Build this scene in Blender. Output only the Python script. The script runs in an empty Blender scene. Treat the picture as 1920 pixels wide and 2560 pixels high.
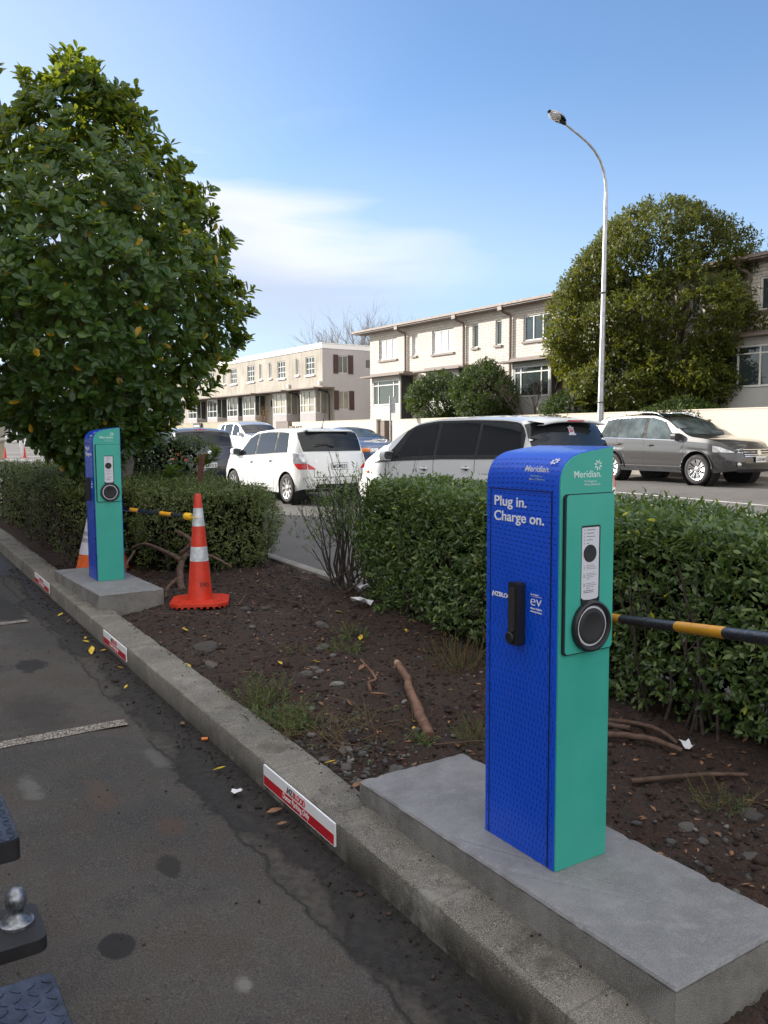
import bpy, math, random
import numpy as np
from mathutils import Matrix, Vector
random.seed(7); RNG=np.random.default_rng(11)
C=bpy.context.scene.collection
rad=math.radians
# ------------------------------------------------------------------ camera
EYE=Vector((0,0,1.6)); PITCH=math.atan(190/2080.); ROLL=.005
F_=Vector((0,math.cos(PITCH),-math.sin(PITCH))); R_=Vector((1,0,0)); U_=R_.cross(F_)
c_,s_=math.cos(ROLL),math.sin(ROLL)
rx=R_*c_-U_*s_; up=R_*s_+U_*c_
cam=bpy.data.cameras.new('camera'); camo=bpy.data.objects.new('camera',cam); C.objects.link(camo)
m=Matrix((rx,up,-F_)).transposed().to_4x4(); m.translation=EYE; camo.matrix_world=m
cam.sensor_fit='HORIZONTAL'; cam.sensor_width=36; cam.lens=36*2080/1920.; cam.clip_start=.05; cam.clip_end=3000
bpy.context.scene.camera=camo
# ------------------------------------------------------------------ world / sun
SUN_AZ=rad(66); SUN_EL=rad(21)           # azimuth to the left of +Y
SKY_STRENGTH=.105; SUN_STRENGTH=3.9; EXPOSURE=1.2
w=bpy.data.worlds.new('World'); bpy.context.scene.world=w; w.use_nodes=True
nt=w.node_tree; nt.nodes.clear()
def N(t,**k):
    n=nt.nodes.new(t)
    for a,b in k.items(): setattr(n,a,b)
    return n
def link(a,b): nt.links.new(a,b)
out=N('ShaderNodeOutputWorld'); bg=N('ShaderNodeBackground'); sky=N('ShaderNodeTexSky')
sky.sky_type='NISHITA'; sky.sun_disc=False; sky.sun_elevation=SUN_EL; sky.sun_rotation=-SUN_AZ
sky.air_density=1.0; sky.dust_density=.35; sky.ozone_density=2.2
tc=N('ShaderNodeTexCoord'); sep=N('ShaderNodeSeparateXYZ'); link(tc.outputs['Generated'],sep.inputs[0])
mp=N('ShaderNodeMapping'); mp.inputs['Scale'].default_value=(2.2,2.2,17.); mp.inputs['Location'].default_value=(.35,.1,.55); mp.inputs['Rotation'].default_value=(0,rad(-7),0)
link(tc.outputs['Generated'],mp.inputs[0])
nz=N('ShaderNodeTexNoise'); nz.inputs['Scale'].default_value=1.15; nz.inputs['Detail'].default_value=5; nz.inputs['Roughness'].default_value=.48; nz.inputs['Distortion'].default_value=.5
link(mp.outputs[0],nz.inputs['Vector'])
def mr(src,a,b,c=0,d=1,smooth=True):
    n=N('ShaderNodeMapRange'); n.interpolation_type='SMOOTHSTEP' if smooth else 'LINEAR'
    for i,v in zip((1,2,3,4),(a,b,c,d)): n.inputs[i].default_value=v
    link(src,n.inputs[0]); return n.outputs[0]
def mth(op,a,b):
    n=N('ShaderNodeMath',operation=op)
    for i,v in enumerate((a,b)):
        if isinstance(v,(int,float)): n.inputs[i].default_value=v
        else: link(v,n.inputs[i])
    return n.outputs[0]
zc=sep.outputs['Z']; xc=sep.outputs['X']
# main streak: right-fading bank with a soft top edge around 14-17 degrees up
topedge=mth('ADD',zc,mth('MULTIPLY',mth('ADD',nz.outputs['Fac'],-.5),-.125))
tilt=mth('ADD',topedge,mth('MULTIPLY',xc,.16))
bank=mth('MULTIPLY',mr(tilt,.268,.222),mr(tilt,.02,.21,.45,1.))
bank=mth('MULTIPLY',bank,mr(xc,.27,-.12))
haze=mth('MULTIPLY',mr(zc,.40,.08),mr(xc,.42,-.40,.25,.7))
wisp=mth('MULTIPLY',mth('MULTIPLY',mr(nz.outputs['Fac'],.53,.72),mr(zc,.12,.3)),mth('MULTIPLY',mr(zc,.62,.34),mr(xc,.10,-.2,0,.2)))
left=mth('MULTIPLY',mr(xc,.1,-.55,0,.62),mr(zc,.95,.1))
fac=mth('MAXIMUM',mth('MAXIMUM',bank,haze),mth('MAXIMUM',wisp,left))
fac=mth('MULTIPLY',fac,.92)
cr=N('ShaderNodeMix',data_type='RGBA'); link(mr(tilt,.165,.235),cr.inputs[0])
cr.inputs[6].default_value=(2.75,3.05,3.75,1); cr.inputs[7].default_value=(4.2,4.3,4.7,1)
tint=N('ShaderNodeMix',data_type='RGBA',blend_type='MULTIPLY'); tint.inputs[0].default_value=1; link(sky.outputs[0],tint.inputs[6]); tint.inputs[7].default_value=(.80,.885,.99,1)
mix=N('ShaderNodeMix',data_type='RGBA'); link(fac,mix.inputs[0]); link(tint.outputs[2],mix.inputs[6]); link(cr.outputs[2],mix.inputs[7])
# bright cloud deck added out of view, overhead and behind, to fill the shade
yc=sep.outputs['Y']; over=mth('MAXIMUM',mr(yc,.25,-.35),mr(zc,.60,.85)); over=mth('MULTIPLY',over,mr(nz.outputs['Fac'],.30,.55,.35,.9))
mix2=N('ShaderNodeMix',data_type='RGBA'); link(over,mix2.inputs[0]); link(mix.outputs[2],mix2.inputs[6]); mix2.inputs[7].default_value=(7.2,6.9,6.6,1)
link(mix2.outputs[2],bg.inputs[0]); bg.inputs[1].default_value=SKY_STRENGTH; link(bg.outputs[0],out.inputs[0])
sd=Vector((-math.sin(SUN_AZ)*math.cos(SUN_EL),math.cos(SUN_AZ)*math.cos(SUN_EL),math.sin(SUN_EL)))
sl=bpy.data.lights.new('sun','SUN'); sl.energy=SUN_STRENGTH; sl.angle=rad(.53); sl.color=(1,.935,.85)
so=bpy.data.objects.new('sun',sl); so.rotation_euler=sd.to_track_quat('Z','Y').to_euler(); so.location=(-20,20,20); C.objects.link(so)
vs=bpy.context.scene.view_settings; vs.view_transform='Standard'; vs.look='None'; vs.exposure=EXPOSURE; vs.gamma=1
# ------------------------------------------------------------------ frames
Kv=Vector((-.537,.843,0)).normalized(); Nv=Vector((Kv.y,-Kv.x,0))            # kerb direction, towards road
K2=Vector((-math.sin(rad(34.6)),math.cos(rad(34.6)),0)); N2=Vector((K2.y,-K2.x,0))  # street direction, towards houses
def g(s): return .0217*(min(s,12)-1.85)+.010*max(0,s-12)
def ST(s,t,z=0.,slope=True): return Vector((Kv.x*s+Nv.x*t,Kv.y*s+Nv.y*t,z+(g(s) if slope else 0)))
def KN(k,n,z): return K2*k+N2*n+Vector((0,0,z))
def zroad(x,y):
    s=x*Kv.x+y*Kv.y; t=x*Nv.x+y*Nv.y
    return -.03+g(max(s,-40))+.024*max(0,min(t,30)-7)
# ------------------------------------------------------------------ materials
def newmat(name):
    mt=bpy.data.materials.new(name); mt.use_nodes=True; return mt
class MT:
    def __init__(s,name):
        s.m=newmat(name); s.t=s.m.node_tree; s.b=s.t.nodes['Principled BSDF']; s.co=s.n('ShaderNodeTexCoord').outputs['Object']
    def n(s,t,**k):
        x=s.t.nodes.new(t)
        for a,b in k.items(): setattr(x,a,b)
        return x
    def l(s,a,b): s.t.links.new(a,b)
    def noise(s,scale,detail=3,rough=.55,vec=None,dist=0):
        x=s.n('ShaderNodeTexNoise'); x.inputs['Scale'].default_value=scale; x.inputs['Detail'].default_value=detail; x.inputs['Roughness'].default_value=rough; x.inputs['Distortion'].default_value=dist
        s.l(vec or s.co,x.inputs['Vector']); return x.outputs['Fac']
    def mr(s,src,a,b,c=0,d=1):
        x=s.n('ShaderNodeMapRange'); x.interpolation_type='SMOOTHSTEP'
        for i,v in zip((1,2,3,4),(a,b,c,d)): x.inputs[i].default_value=v
        s.l(src,x.inputs[0]); return x.outputs[0]
    def math(s,op,a,b=0.):
        x=s.n('ShaderNodeMath',operation=op)
        for i,v in enumerate((a,b)):
            if isinstance(v,(int,float)): x.inputs[i].default_value=v
            else: s.l(v,x.inputs[i])
        return x.outputs[0]
    def mix(s,f,a,b,bt='MIX'):
        x=s.n('ShaderNodeMix',data_type='RGBA',blend_type=bt)
        for i,v in ((0,f),(6,a),(7,b)):
            if isinstance(v,(int,float)): x.inputs[i].default_value=v
            elif isinstance(v,tuple): x.inputs[i].default_value=(*v,1)
            else: s.l(v,x.inputs[i])
        return x.outputs[2]
    def bump(s,h,dist=.01,st=1.,nrm=None):
        x=s.n('ShaderNodeBump'); x.inputs['Distance'].default_value=dist; x.inputs['Strength'].default_value=st; s.l(h,x.inputs['Height'])
        if nrm: s.l(nrm,x.inputs['Normal'])
        s.l(x.outputs[0],s.b.inputs['Normal']); return x.outputs[0]
    def col(s,c):
        if isinstance(c,tuple): s.b.inputs['Base Color'].default_value=(*c,1)
        else: s.l(c,s.b.inputs['Base Color'])
    def set(s,**k):
        for a,v in k.items():
            i=s.b.inputs[a.replace('_',' ')]
            if isinstance(v,(int,float)): i.default_value=v
            else: s.l(v,i)
def pm(name,col,rough=.5,metal=0.,var=.12,vs=6.,bump=0.,bs=60.,coat=0.,spec=.5,rv=.1):
    t=MT(name); n=t.noise(vs,4)
    d=tuple(max(0,c*(1-var)) for c in col); e=tuple(min(1,c*(1+var)) for c in col)
    t.col(t.mix(t.mr(n,.3,.7),d,e)); t.set(Metallic=metal)
    t.set(Roughness=t.mr(t.noise(vs*2.3,3),.3,.7,max(.02,rough-rv),min(1,rough+rv)))
    t.b.inputs['Specular IOR Level'].default_value=spec
    if coat: t.b.inputs['Coat Weight'].default_value=coat; t.b.inputs['Coat Roughness'].default_value=.04
    if bump: t.bump(t.noise(bs,4),bump)
    return t.m
M={}
M['black']=pm('black_plastic',(.012,.012,.014),.42,rv=.08)
M['blackm']=pm('black_matte',(.02,.02,.021),.75)
M['rubber']=pm('tyre_rubber',(.022,.021,.021),.8,bump=.002)
M['chrome']=pm('chrome',(.75,.76,.78),.16,1.,.03)
M['alloy']=pm('alloy_wheel',(.62,.62,.63),.28,.9,.05)
M['darkmetal']=pm('dark_metal',(.05,.05,.055),.45,.7)
M['white_v']=pm('white_vinyl',(.78,.79,.8),.5,0,.04)
M['white_ink']=pm('white_ink',(.82,.83,.86),.5,0,.02)
M['grey_ink']=pm('grey_ink',(.16,.17,.19),.6,0,.02)
M['black_ink']=pm('black_ink',(.02,.02,.02),.6,0,.02)
M['red_ink']=pm('red_ink',(.55,.015,.03),.45,0,.08)
M['red_band']=pm('red_band',(.5,.012,.022),.42,0,.12,9)
M['mint_ink']=pm('pale_ink',(.55,.72,.68),.5,0,.02)
M['label_w']=pm('pale_label',(.58,.58,.64),.5,0,.03)
M['blue']=pm('blue_paint',(.001,.075,.62),.34,0,.06,3,coat=.25)
M['blue_dash']=pm('navy_print',(.002,.022,.25),.4,0,.03,coat=.2)
M['teal']=pm('teal_paint',(.04,.36,.285),.45,0,.05,3)
M['gap']=pm('dark_gap',(.006,.007,.012),.6)
M['cone']=pm('cone_orange',(.60,.042,.018),.42,0,.1,12)
M['cone2']=pm('cone_old_orange',(.72,.12,.015),.5,0,.15,14)
M['reflect']=pm('reflective_band',(.56,.6,.62),.38,.15,.22,16)
M['yellow']=pm('yellow_plastic',(.78,.36,.012),.45,0,.12,18)
M['yellow2']=pm('yellow_cap',(.8,.48,.015),.4,0,.08)
M['barblack']=pm('bar_black',(.02,.022,.03),.32,0,.3,30)
M['glass']=pm('car_glass',(.010,.013,.016),.03,0,.05,2,spec=.5,rv=.01)
M['glass_l']=pm('pale_car_glass',(.07,.09,.09),.04,0,.5,3,spec=.6,rv=.01)
M['pane']=pm('window_glass',(.035,.05,.05),.04,0,.35,.6,spec=.9,rv=.015)
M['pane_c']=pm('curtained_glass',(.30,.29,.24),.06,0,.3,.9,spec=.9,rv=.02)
M['pane_w']=pm('sky_painted_glass',(.62,.62,.62),.06,0,.5,.5,spec=.9,rv=.02)  # sky reflection painted into the panes as a pale base colour
M['frame_w']=pm('white_joinery',(.66,.66,.63),.5,0,.08)
M['frame_g']=pm('silver_joinery',(.52,.52,.5),.4,.3,.06)
M['redlamp']=pm('red_lens',(.5,.012,.014),.12,0,.1,coat=.6)
M['clearlamp']=pm('clear_lens',(.6,.61,.63),.1,.5,.3,14,coat=.8)
M['amber']=pm('amber_lens',(.8,.2,.01),.15,0,.1,coat=.6)
M['underbody']=pm('underbody',(.012,.012,.013),.8)
M['silver']=pm('galvanised',(.42,.43,.45),.42,.75,.15,7)
M['post_w']=pm('white_post',(.72,.72,.72),.5,0,.1)
M['brown']=pm('brown_trim',(.16,.12,.10),.5,0,.1)
M['dkbrown']=pm('dark_shutter',(.055,.022,.018),.55,0,.15)
M['gatebr']=pm('brown_gate',(.2,.155,.125),.55,0,.08)
M['panelg']=pm('grey_cladding',(.42,.42,.39),.6,0,.06,1)
M['rust']=pm('rusty_steel',(.10,.035,.022),.8,0,.4,30,bump=.002,bs=120)
M['twig']=pm('twig_bark',(.055,.042,.034),.85,0,.4,25)
M['greytwig']=pm('bare_bark',(.17,.14,.12),.85,0,.25,8)
M['wood']=pm('cut_branch',(.17,.09,.058),.75,0,.35,22,bump=.004,bs=60)
M['woodend']=pm('broken_wood',(.42,.28,.18),.7,0,.3,60)
M['root']=pm('torn_root',(.10,.06,.042),.8,0,.35,20,bump=.003,bs=80)
M['paper']=pm('litter_paper',(.7,.71,.74),.6,0,.08)
M['yleaf']=pm('yellow_leaf',(.66,.45,.03),.5,0,.25,60)
M['bleaf']=pm('brown_leaf',(.24,.12,.055),.6,0,.35,40)
M['step']=pm('step_plate',(.045,.055,.085),.34,.5,.3,24,bump=.001,bs=200)
M['stepbody']=pm('step_box',(.012,.012,.014),.6)
M['ball']=pm('tow_ball_steel',(.22,.23,.25),.42,.9,.45,60)
M['roof']=pm('tiled_roof',(.22,.17,.14),.6,0,.15,5)
def paint(name,col,fl=0.,rough=.3):
    t=MT(name); t.col(t.mix(t.mr(t.noise(1.2,3),.35,.7),tuple(c*.96 for c in col),col)); t.set(Metallic=fl,Roughness=rough)
    t.b.inputs['Coat Weight'].default_value=1; t.b.inputs['Coat Roughness'].default_value=.03; return t.m
M['p_white']=paint('white_car_paint',(.74,.75,.74),0,.4); M['p_pearl']=paint('pearl_car_paint',(.82,.83,.82),.0,.4)
M['p_grey']=paint('bronze_grey_paint',(.062,.060,.060),.5,.3); M['p_navy']=paint('navy_black_paint',(.022,.024,.036),.1,.3)
M['p_blue']=paint('steel_blue_paint',(.10,.15,.26),.6,.3); M['p_silver']=paint('silver_car_paint',(.55,.56,.6),.5,.35)
def concrete(name,a,b,speck=.35,moss=None,sc=1.,bump=.003,joints=0.):
    t=MT(name); big=t.noise(1.6*sc,5,.6); mid=t.noise(9*sc,6,.7); fine=t.noise(330,2,.6); pits=t.noise(130,3,.6)
    c=t.mix(t.mr(big,.35,.68),a,b); c=t.mix(t.mr(mid,.4,.75,0,.5),c,tuple(min(1,x*1.35) for x in b))
    c=t.mix(t.mr(fine,.42,.7,0,speck),c,(.62,.6,.55)); c=t.mix(t.mr(fine,.5,.25,0,speck*1.3),c,(.05,.045,.04))
    c=t.mix(t.mr(pits,.34,.22,0,.7),c,(.04,.038,.034))
    if moss:
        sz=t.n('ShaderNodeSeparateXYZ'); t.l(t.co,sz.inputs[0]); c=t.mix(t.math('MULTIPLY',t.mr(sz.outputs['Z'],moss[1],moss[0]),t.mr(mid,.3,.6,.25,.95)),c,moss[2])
    h=t.math('ADD',t.math('MULTIPLY',pits,.6),fine)
    if joints:
        sj=t.n('ShaderNodeSeparateXYZ'); t.l(t.co,sj.inputs[0]); q=t.math('ADD',sj.outputs['X'],t.math('MULTIPLY',mid,.05)); d=t.math('ABSOLUTE',t.math('SUBTRACT',t.math('FRACT',t.math('MULTIPLY',q,1/joints)),.5)); ln=t.mr(d,.010,.003); wd=t.mr(d,.10,.02)
        c=t.mix(t.math('MULTIPLY',wd,t.mr(mid,.35,.6,0,.35)),c,(.30,.28,.24)); c=t.mix(t.math('MULTIPLY',ln,.35),c,(.045,.04,.034)); h=t.math('SUBTRACT',h,t.math('MULTIPLY',ln,.4))
        wh=t.noise(2.6,6,.75); c=t.mix(t.mr(wh,.56,.68,0,.55),c,(.34,.33,.30)); c=t.mix(t.mr(wh,.46,.34,0,.6),c,(.05,.043,.03))
    t.col(c); t.set(Roughness=.88); t.bump(h,bump); return t.m
M['pad']=concrete('smooth_concrete',(.15,.154,.163),(.225,.23,.242),.18,bump=.001)
M['padside']=concrete('rough_concrete',(.085,.08,.072),(.22,.215,.20),.4,sc=2.2,bump=.005)
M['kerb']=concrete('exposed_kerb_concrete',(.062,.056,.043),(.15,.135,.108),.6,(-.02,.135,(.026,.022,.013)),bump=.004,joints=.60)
M['kerb2']=concrete('garden_edging',(.2,.19,.17),(.3,.28,.25),.3)
def stucco(name,a,b,streak=.4,streakc=(.2,.18,.13)):
    t=MT(name); mpn=t.n('ShaderNodeMapping'); mpn.inputs['Scale'].default_value=(2.2,2.2,.35); t.l(t.co,mpn.inputs[0])
    st=t.noise(1.6,6,.65,mpn.outputs[0]); c=t.mix(t.mr(t.noise(.6,5,.6),.35,.7),a,b); c=t.mix(t.mr(st,.48,.75,0,streak),c,streakc)
    t.col(c); t.set(Roughness=.85); t.bump(t.noise(40,4),.004); return t.m
M['stucco']=stucco('stained_stucco',(.33,.30,.25),(.43,.40,.34),.75,(.15,.13,.09)); M['stucco2']=stucco('grey_stucco',(.38,.355,.355),(.43,.405,.40),.2,(.36,.34,.33))
M['wallc']=stucco('cream_wall',(.62,.55,.45),(.67,.60,.49),.12,(.5,.44,.36)); M['wallt']=stucco('tan_wall',(.34,.30,.21),(.40,.36,.26),.4)
M['fascia']=pm('white_fascia',(.8,.79,.76),.6,0,.05,1)
def brickmat():
    t=MT('cream_brick'); b=t.n('ShaderNodeTexBrick'); mpn=t.n('ShaderNodeMapping'); mpn.inputs['Rotation'].default_value=(rad(90),0,0); t.l(t.co,mpn.inputs[0]); t.l(mpn.outputs[0],b.inputs['Vector'])
    b.inputs['Scale'].default_value=1; b.inputs['Brick Width'].default_value=.30; b.inputs['Row Height'].default_value=.104; b.inputs['Mortar Size'].default_value=.008; b.inputs['Mortar Smooth'].default_value=.2; b.inputs['Bias'].default_value=0
    b.inputs['Color1'].default_value=(.57,.53,.46,1); b.inputs['Color2'].default_value=(.66,.62,.55,1); b.inputs['Mortar'].default_value=(.34,.28,.23,1)
    c=t.mix(t.mr(t.noise(.8,4),.4,.7,0,.35),b.outputs['Color'],(.5,.42,.37)); t.col(c); t.set(Roughness=.8); t.bump(t.math('MULTIPLY',b.outputs['Fac'],-1.),.01); return t.m
M['brick']=brickmat()
def leafmat(name,cols,rough=.38,trans=.25,tcol=(.25,.4,.03),odd=None,spec=.5):
    t=MT(name); a=t.n('ShaderNodeAttribute',attribute_name='rnd'); f=a.outputs['Fac']
    c=t.mix(t.mr(f,.0,.55),cols[0],cols[1]); c=t.mix(t.mr(f,.55,.95),c,cols[2])
    if odd: c=t.mix(t.mr(f,odd[0],odd[0]+.004),c,odd[1])
    t.col(c); t.set(Roughness=rough); t.b.inputs['Specular IOR Level'].default_value=spec
    tr=t.n('ShaderNodeBsdfTranslucent'); t.l(t.mix(.55,c,tcol),tr.inputs[0]); ms=t.n('ShaderNodeMixShader'); ms.inputs[0].default_value=trans
    o=t.t.nodes['Material Output']; t.l(t.b.outputs[0],ms.inputs[1]); t.l(tr.outputs[0],ms.inputs[2]); t.l(ms.outputs[0],o.inputs[0]); return t.m
M['magleaf']=leafmat('big_glossy_leaf',[(.021,.058,.015),(.046,.108,.026),(.10,.175,.036)],.31,.36,(.55,.62,.03),(.985,(.5,.28,.02)))
M['hedgeleaf']=leafmat('hedge_leaf',[(.036,.070,.019),(.082,.142,.035),(.20,.265,.08)],.34,.28,(.3,.42,.05),(.994,(.5,.5,.04)))
M['hedgeleaf2']=leafmat('old_hedge_leaf',[(.055,.080,.022),(.115,.15,.04),(.20,.23,.07)],.45,.25,(.2,.28,.05),(.99,(.3,.2,.06)))
M['treeleaf']=leafmat('street_tree_leaf',[(.022,.038,.006),(.055,.075,.010),(.14,.145,.018)],.5,.3,(.35,.34,.02),spec=.22)
M['bushleaf']=leafmat('dark_bush_leaf',[(.011,.022,.006),(.026,.044,.010),(.06,.075,.02)],.55,.2,spec=.2)
M['weedleaf']=leafmat('weed_leaf',[(.05,.10,.03),(.08,.15,.04),(.13,.22,.05)],.5,.3,(.25,.4,.06))
M['drygrass']=leafmat('dry_stem',[(.16,.11,.05),(.22,.15,.07),(.12,.14,.05)],.7,.2,(.3,.25,.1))
M['orshrub']=leafmat('orange_shrub',[(.30,.17,.05),(.4,.24,.08),(.25,.2,.08)],.7,.3,(.5,.3,.1))
M['magbark']=pm('pale_bark',(.16,.14,.12),.85,0,.3,14,bump=.006,bs=40)
M['core']=leafmat('inner_shade_foliage',[(.008,.012,.006),(.01,.014,.006),(.012,.016,.008)],.95,0,spec=.02)
# ------------------------------------------------------------------ mesh helpers
def tag(o,label=None,cat=None,group=None,kind=None):
    for k,v in (('label',label),('category',cat),('group',group),('kind',kind)):
        if v: o[k]=v
    return o
def empty(name,loc=(0,0,0),rz=0.,label=None,cat=None,group=None):
    o=bpy.data.objects.new(name,None); o.location=loc; o.rotation_euler=(0,0,rz); o.empty_display_size=.1; C.objects.link(o); return tag(o,label,cat,group)
def fast(name,V,Fc,mats,parent=None,rnd=None,smooth=False,mi=None):
    V=np.asarray(V,dtype=np.float32); Fc=np.asarray(Fc,dtype=np.int32); k=Fc.shape[1]
    me=bpy.data.meshes.new(name); me.vertices.add(len(V)); me.vertices.foreach_set('co',V.ravel())
    me.loops.add(Fc.size); me.loops.foreach_set('vertex_index',Fc.ravel()); me.polygons.add(len(Fc))
    me.polygons.foreach_set('loop_start',np.arange(0,Fc.size,k,dtype=np.int32)); me.polygons.foreach_set('loop_total',np.full(len(Fc),k,dtype=np.int32))
    if smooth: me.polygons.foreach_set('use_smooth',np.ones(len(Fc),dtype=bool))
    for x in (mats if isinstance(mats,list) else [mats]): me.materials.append(x)
    if mi is not None: me.polygons.foreach_set('material_index',np.asarray(mi,dtype=np.int32))
    me.update(calc_edges=True)
    if rnd is not None:
        a=me.attributes.new('rnd','FLOAT','POINT'); a.data.foreach_set('value',np.asarray(rnd,dtype=np.float32))
    o=bpy.data.objects.new(name,me); C.objects.link(o); o.parent=parent; return o
class MB:
    def __init__(s,fr=None): s.v=[]; s.f=[]; s.mi=[]; s.fr=fr; s.m=0
    def pt(s,p):
        s.v.append(tuple(s.fr@Vector(p)) if s.fr else tuple(p)); return len(s.v)-1
    def face(s,ids): s.f.append(tuple(ids)); s.mi.append(s.m)
    def quad(s,*ps): s.face([s.pt(p) for p in ps])
    def box(s,a,b,bev=0.):
        x0,y0,z0=a; x1,y1,z1=b; x0,x1=min(x0,x1),max(x0,x1); y0,y1=min(y0,y1),max(y0,y1); z0,z1=min(z0,z1),max(z0,z1)
        if bev<=0:
            p=[s.pt(q) for q in ((x0,y0,z0),(x1,y0,z0),(x1,y1,z0),(x0,y1,z0),(x0,y0,z1),(x1,y0,z1),(x1,y1,z1),(x0,y1,z1))]
            for q in ((0,3,2,1),(4,5,6,7),(0,1,5,4),(1,2,6,5),(2,3,7,6),(3,0,4,7)): s.face([p[i] for i in q])
        else:
            bv=min(bev,(x1-x0)/2.01,(y1-y0)/2.01,(z1-z0)/2.01)
            rings=[]
            for z,i in ((z0,bv),(z0+bv,0),(z1-bv,0),(z1,bv)):
                rings.append([s.pt(q) for q in ((x0+bv+i*.0,y0+i,z),(x1-bv,y0+i,z),(x1-i,y0+bv,z),(x1-i,y1-bv,z),(x1-bv,y1-i,z),(x0+bv,y1-i,z),(x0+i,y1-bv,z),(x0+i,y0+bv,z))])
            for a_,b_ in zip(rings,rings[1:]):
                for i in range(8): s.face((a_[i],a_[(i+1)%8],b_[(i+1)%8],b_[i]))
            s.face(rings[0][::-1]); s.face(rings[-1])
    def prism(s,poly,o,u,v,w,d):
        """poly in (u,v) plane at o, extruded along w by d"""
        o,u,v,w=Vector(o),Vector(u),Vector(v),Vector(w)
        a=[s.pt(o+u*p[0]+v*p[1]) for p in poly]; b=[s.pt(o+u*p[0]+v*p[1]+w*d) for p in poly]; n=len(poly)
        s.face(a[::-1]); s.face(b)
        for i in range(n): s.face((a[i],a[(i+1)%n],b[(i+1)%n],b[i]))
    def tube(s,path,r,n=8,cap=True):
        path=[Vector(p) for p in path]; rs=r if isinstance(r,(list,tuple)) else [r]*len(path); rings=[]
        ref=None
        for i,p in enumerate(path):
            d=(path[min(i+1,len(path)-1)]-path[max(i-1,0)]).normalized()
            if ref is None or abs(ref.dot(d))>.95: ref=Vector((0,0,1)) if abs(d.z)<.9 else Vector((1,0,0))
            a=d.cross(ref).normalized(); b=d.cross(a); ref=-b if False else ref
            rings.append([s.pt(p+a*math.cos(2*math.pi*k/n)*rs[i]+b*math.sin(2*math.pi*k/n)*rs[i]) for k in range(n)])
        for a,b in zip(rings,rings[1:]):
            for k in range(n): s.face((a[k],a[(k+1)%n],b[(k+1)%n],b[k]))
        if cap: s.face(rings[0]); s.face(rings[-1][::-1])
    def lathe(s,prof,o,ax,n=32,a0=0.,caps=True):
        """prof [(r,h)] around axis ax"""
        o=Vector(o); ax=Vector(ax).normalized(); u=ax.orthogonal().normalized(); v=ax.cross(u); rings=[]
        for r,h in prof: rings.append([s.pt(o+ax*h+(u*math.cos(a0+2*math.pi*k/n)+v*math.sin(a0+2*math.pi*k/n))*r) for k in range(n)])
        for a,b in zip(rings,rings[1:]):
            for k in range(n): s.face((a[k],a[(k+1)%n],b[(k+1)%n],b[k]))
        if caps and prof[0][0]>1e-5: s.face(rings[0][::-1])
        if caps and prof[-1][0]>1e-5: s.face(rings[-1])
    def grid(s,P):
        ids=[[s.pt(p) for p in row] for row in P]
        for a,b in zip(ids,ids[1:]):
            for i in range(len(a)-1): s.face((a[i],a[i+1],b[i+1],b[i]))
    def build(s,name,mats,parent=None,smooth=False,weld=False):
        me=bpy.data.meshes.new(name); me.from_pydata(s.v,[],s.f)
        for x in (mats if isinstance(mats,list) else [mats]): me.materials.append(x if not isinstance(x,str) else M[x])
        me.polygons.foreach_set('material_index',s.mi)
        if smooth: me.polygons.foreach_set('use_smooth',[True]*len(s.f))
        me.update()
        if smooth and smooth!=True:
            import bmesh
            b=bmesh.new(); b.from_mesh(me); bmesh.ops.remove_doubles(b,verts=b.verts,dist=1e-5)
            for e in b.edges:
                if len(e.link_faces)==2 and e.calc_face_angle(3.)>rad(smooth): e.smooth=False
            b.to_mesh(me); b.free()
        o=bpy.data.objects.new(name,me); C.objects.link(o); o.parent=parent; return o
def rrect(x0,x1,y0,y1,r,n=5):
    p=[]
    for cx,cy,a in ((x1-r,y1-r,0),(x0+r,y1-r,90),(x0+r,y0+r,180),(x1-r,y0+r,270)):
        for i in range(n+1): q=rad(a+90*i/n); p.append((cx+r*math.cos(q),cy+r*math.sin(q)))
    return p
def text(body,size,mat,parent,org,xa,ya,name='lettering',bold=0.,depth=.0006,width=None,align='LEFT',mats=None):
    cu=bpy.data.curves.new(name,'FONT'); cu.body=body; cu.size=size; cu.extrude=depth; cu.offset=bold; cu.align_x=align
    o=bpy.data.objects.new(name,cu); C.objects.link(o); me=bpy.data.meshes.new_from_object(o); bpy.data.objects.remove(o)
    xa=Vector(xa).normalized(); ya=Vector(ya).normalized(); za=xa.cross(ya)
    co=np.zeros(len(me.vertices)*3); me.vertices.foreach_get('co',co); co=co.reshape(-1,3)
    if width:
        w0=co[:,0].max()-co[:,0].min(); co[:,0]=(co[:,0]-co[:,0].min())*width/w0
    R=np.array([list(xa),list(ya),list(za)]); co=co@R+np.array(org); me.vertices.foreach_set('co',co.ravel()); me.update()
    me.materials.clear(); me.materials.append(M[mat]); o=bpy.data.objects.new(name,me); C.objects.link(o); o.parent=parent; return o
def copy_tree(o,parent=None):
    c=o.copy(); C.objects.link(c); c.parent=parent
    for ch in [x for x in bpy.data.objects if x.parent is o]: copy_tree(ch,c)
    return c
# numpy value noise
def vnoise(x,y,seed=0,z=None):
    xi=np.floor(x).astype(int); yi=np.floor(y).astype(int); xf=x-xi; yf=y-yi
    h=lambda a,b:(np.sin((a*127.1+b*311.7+seed*74.7))*43758.5453)%1.
    u=xf*xf*(3-2*xf); v=yf*yf*(3-2*yf)
    return (h(xi,yi)*(1-u)+h(xi+1,yi)*u)*(1-v)+(h(xi,yi+1)*(1-u)+h(xi+1,yi+1)*u)*v
def fbm(x,y,o=4,seed=0):
    r=0;a=.5
    for i in range(o): r=r+a*vnoise(x,y,seed+i); x=x*2.03;y=y*2.03;a*=.5
    return r
# ================================================================== SETTING
KROT=math.atan2(Kv.y,Kv.x)
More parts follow.
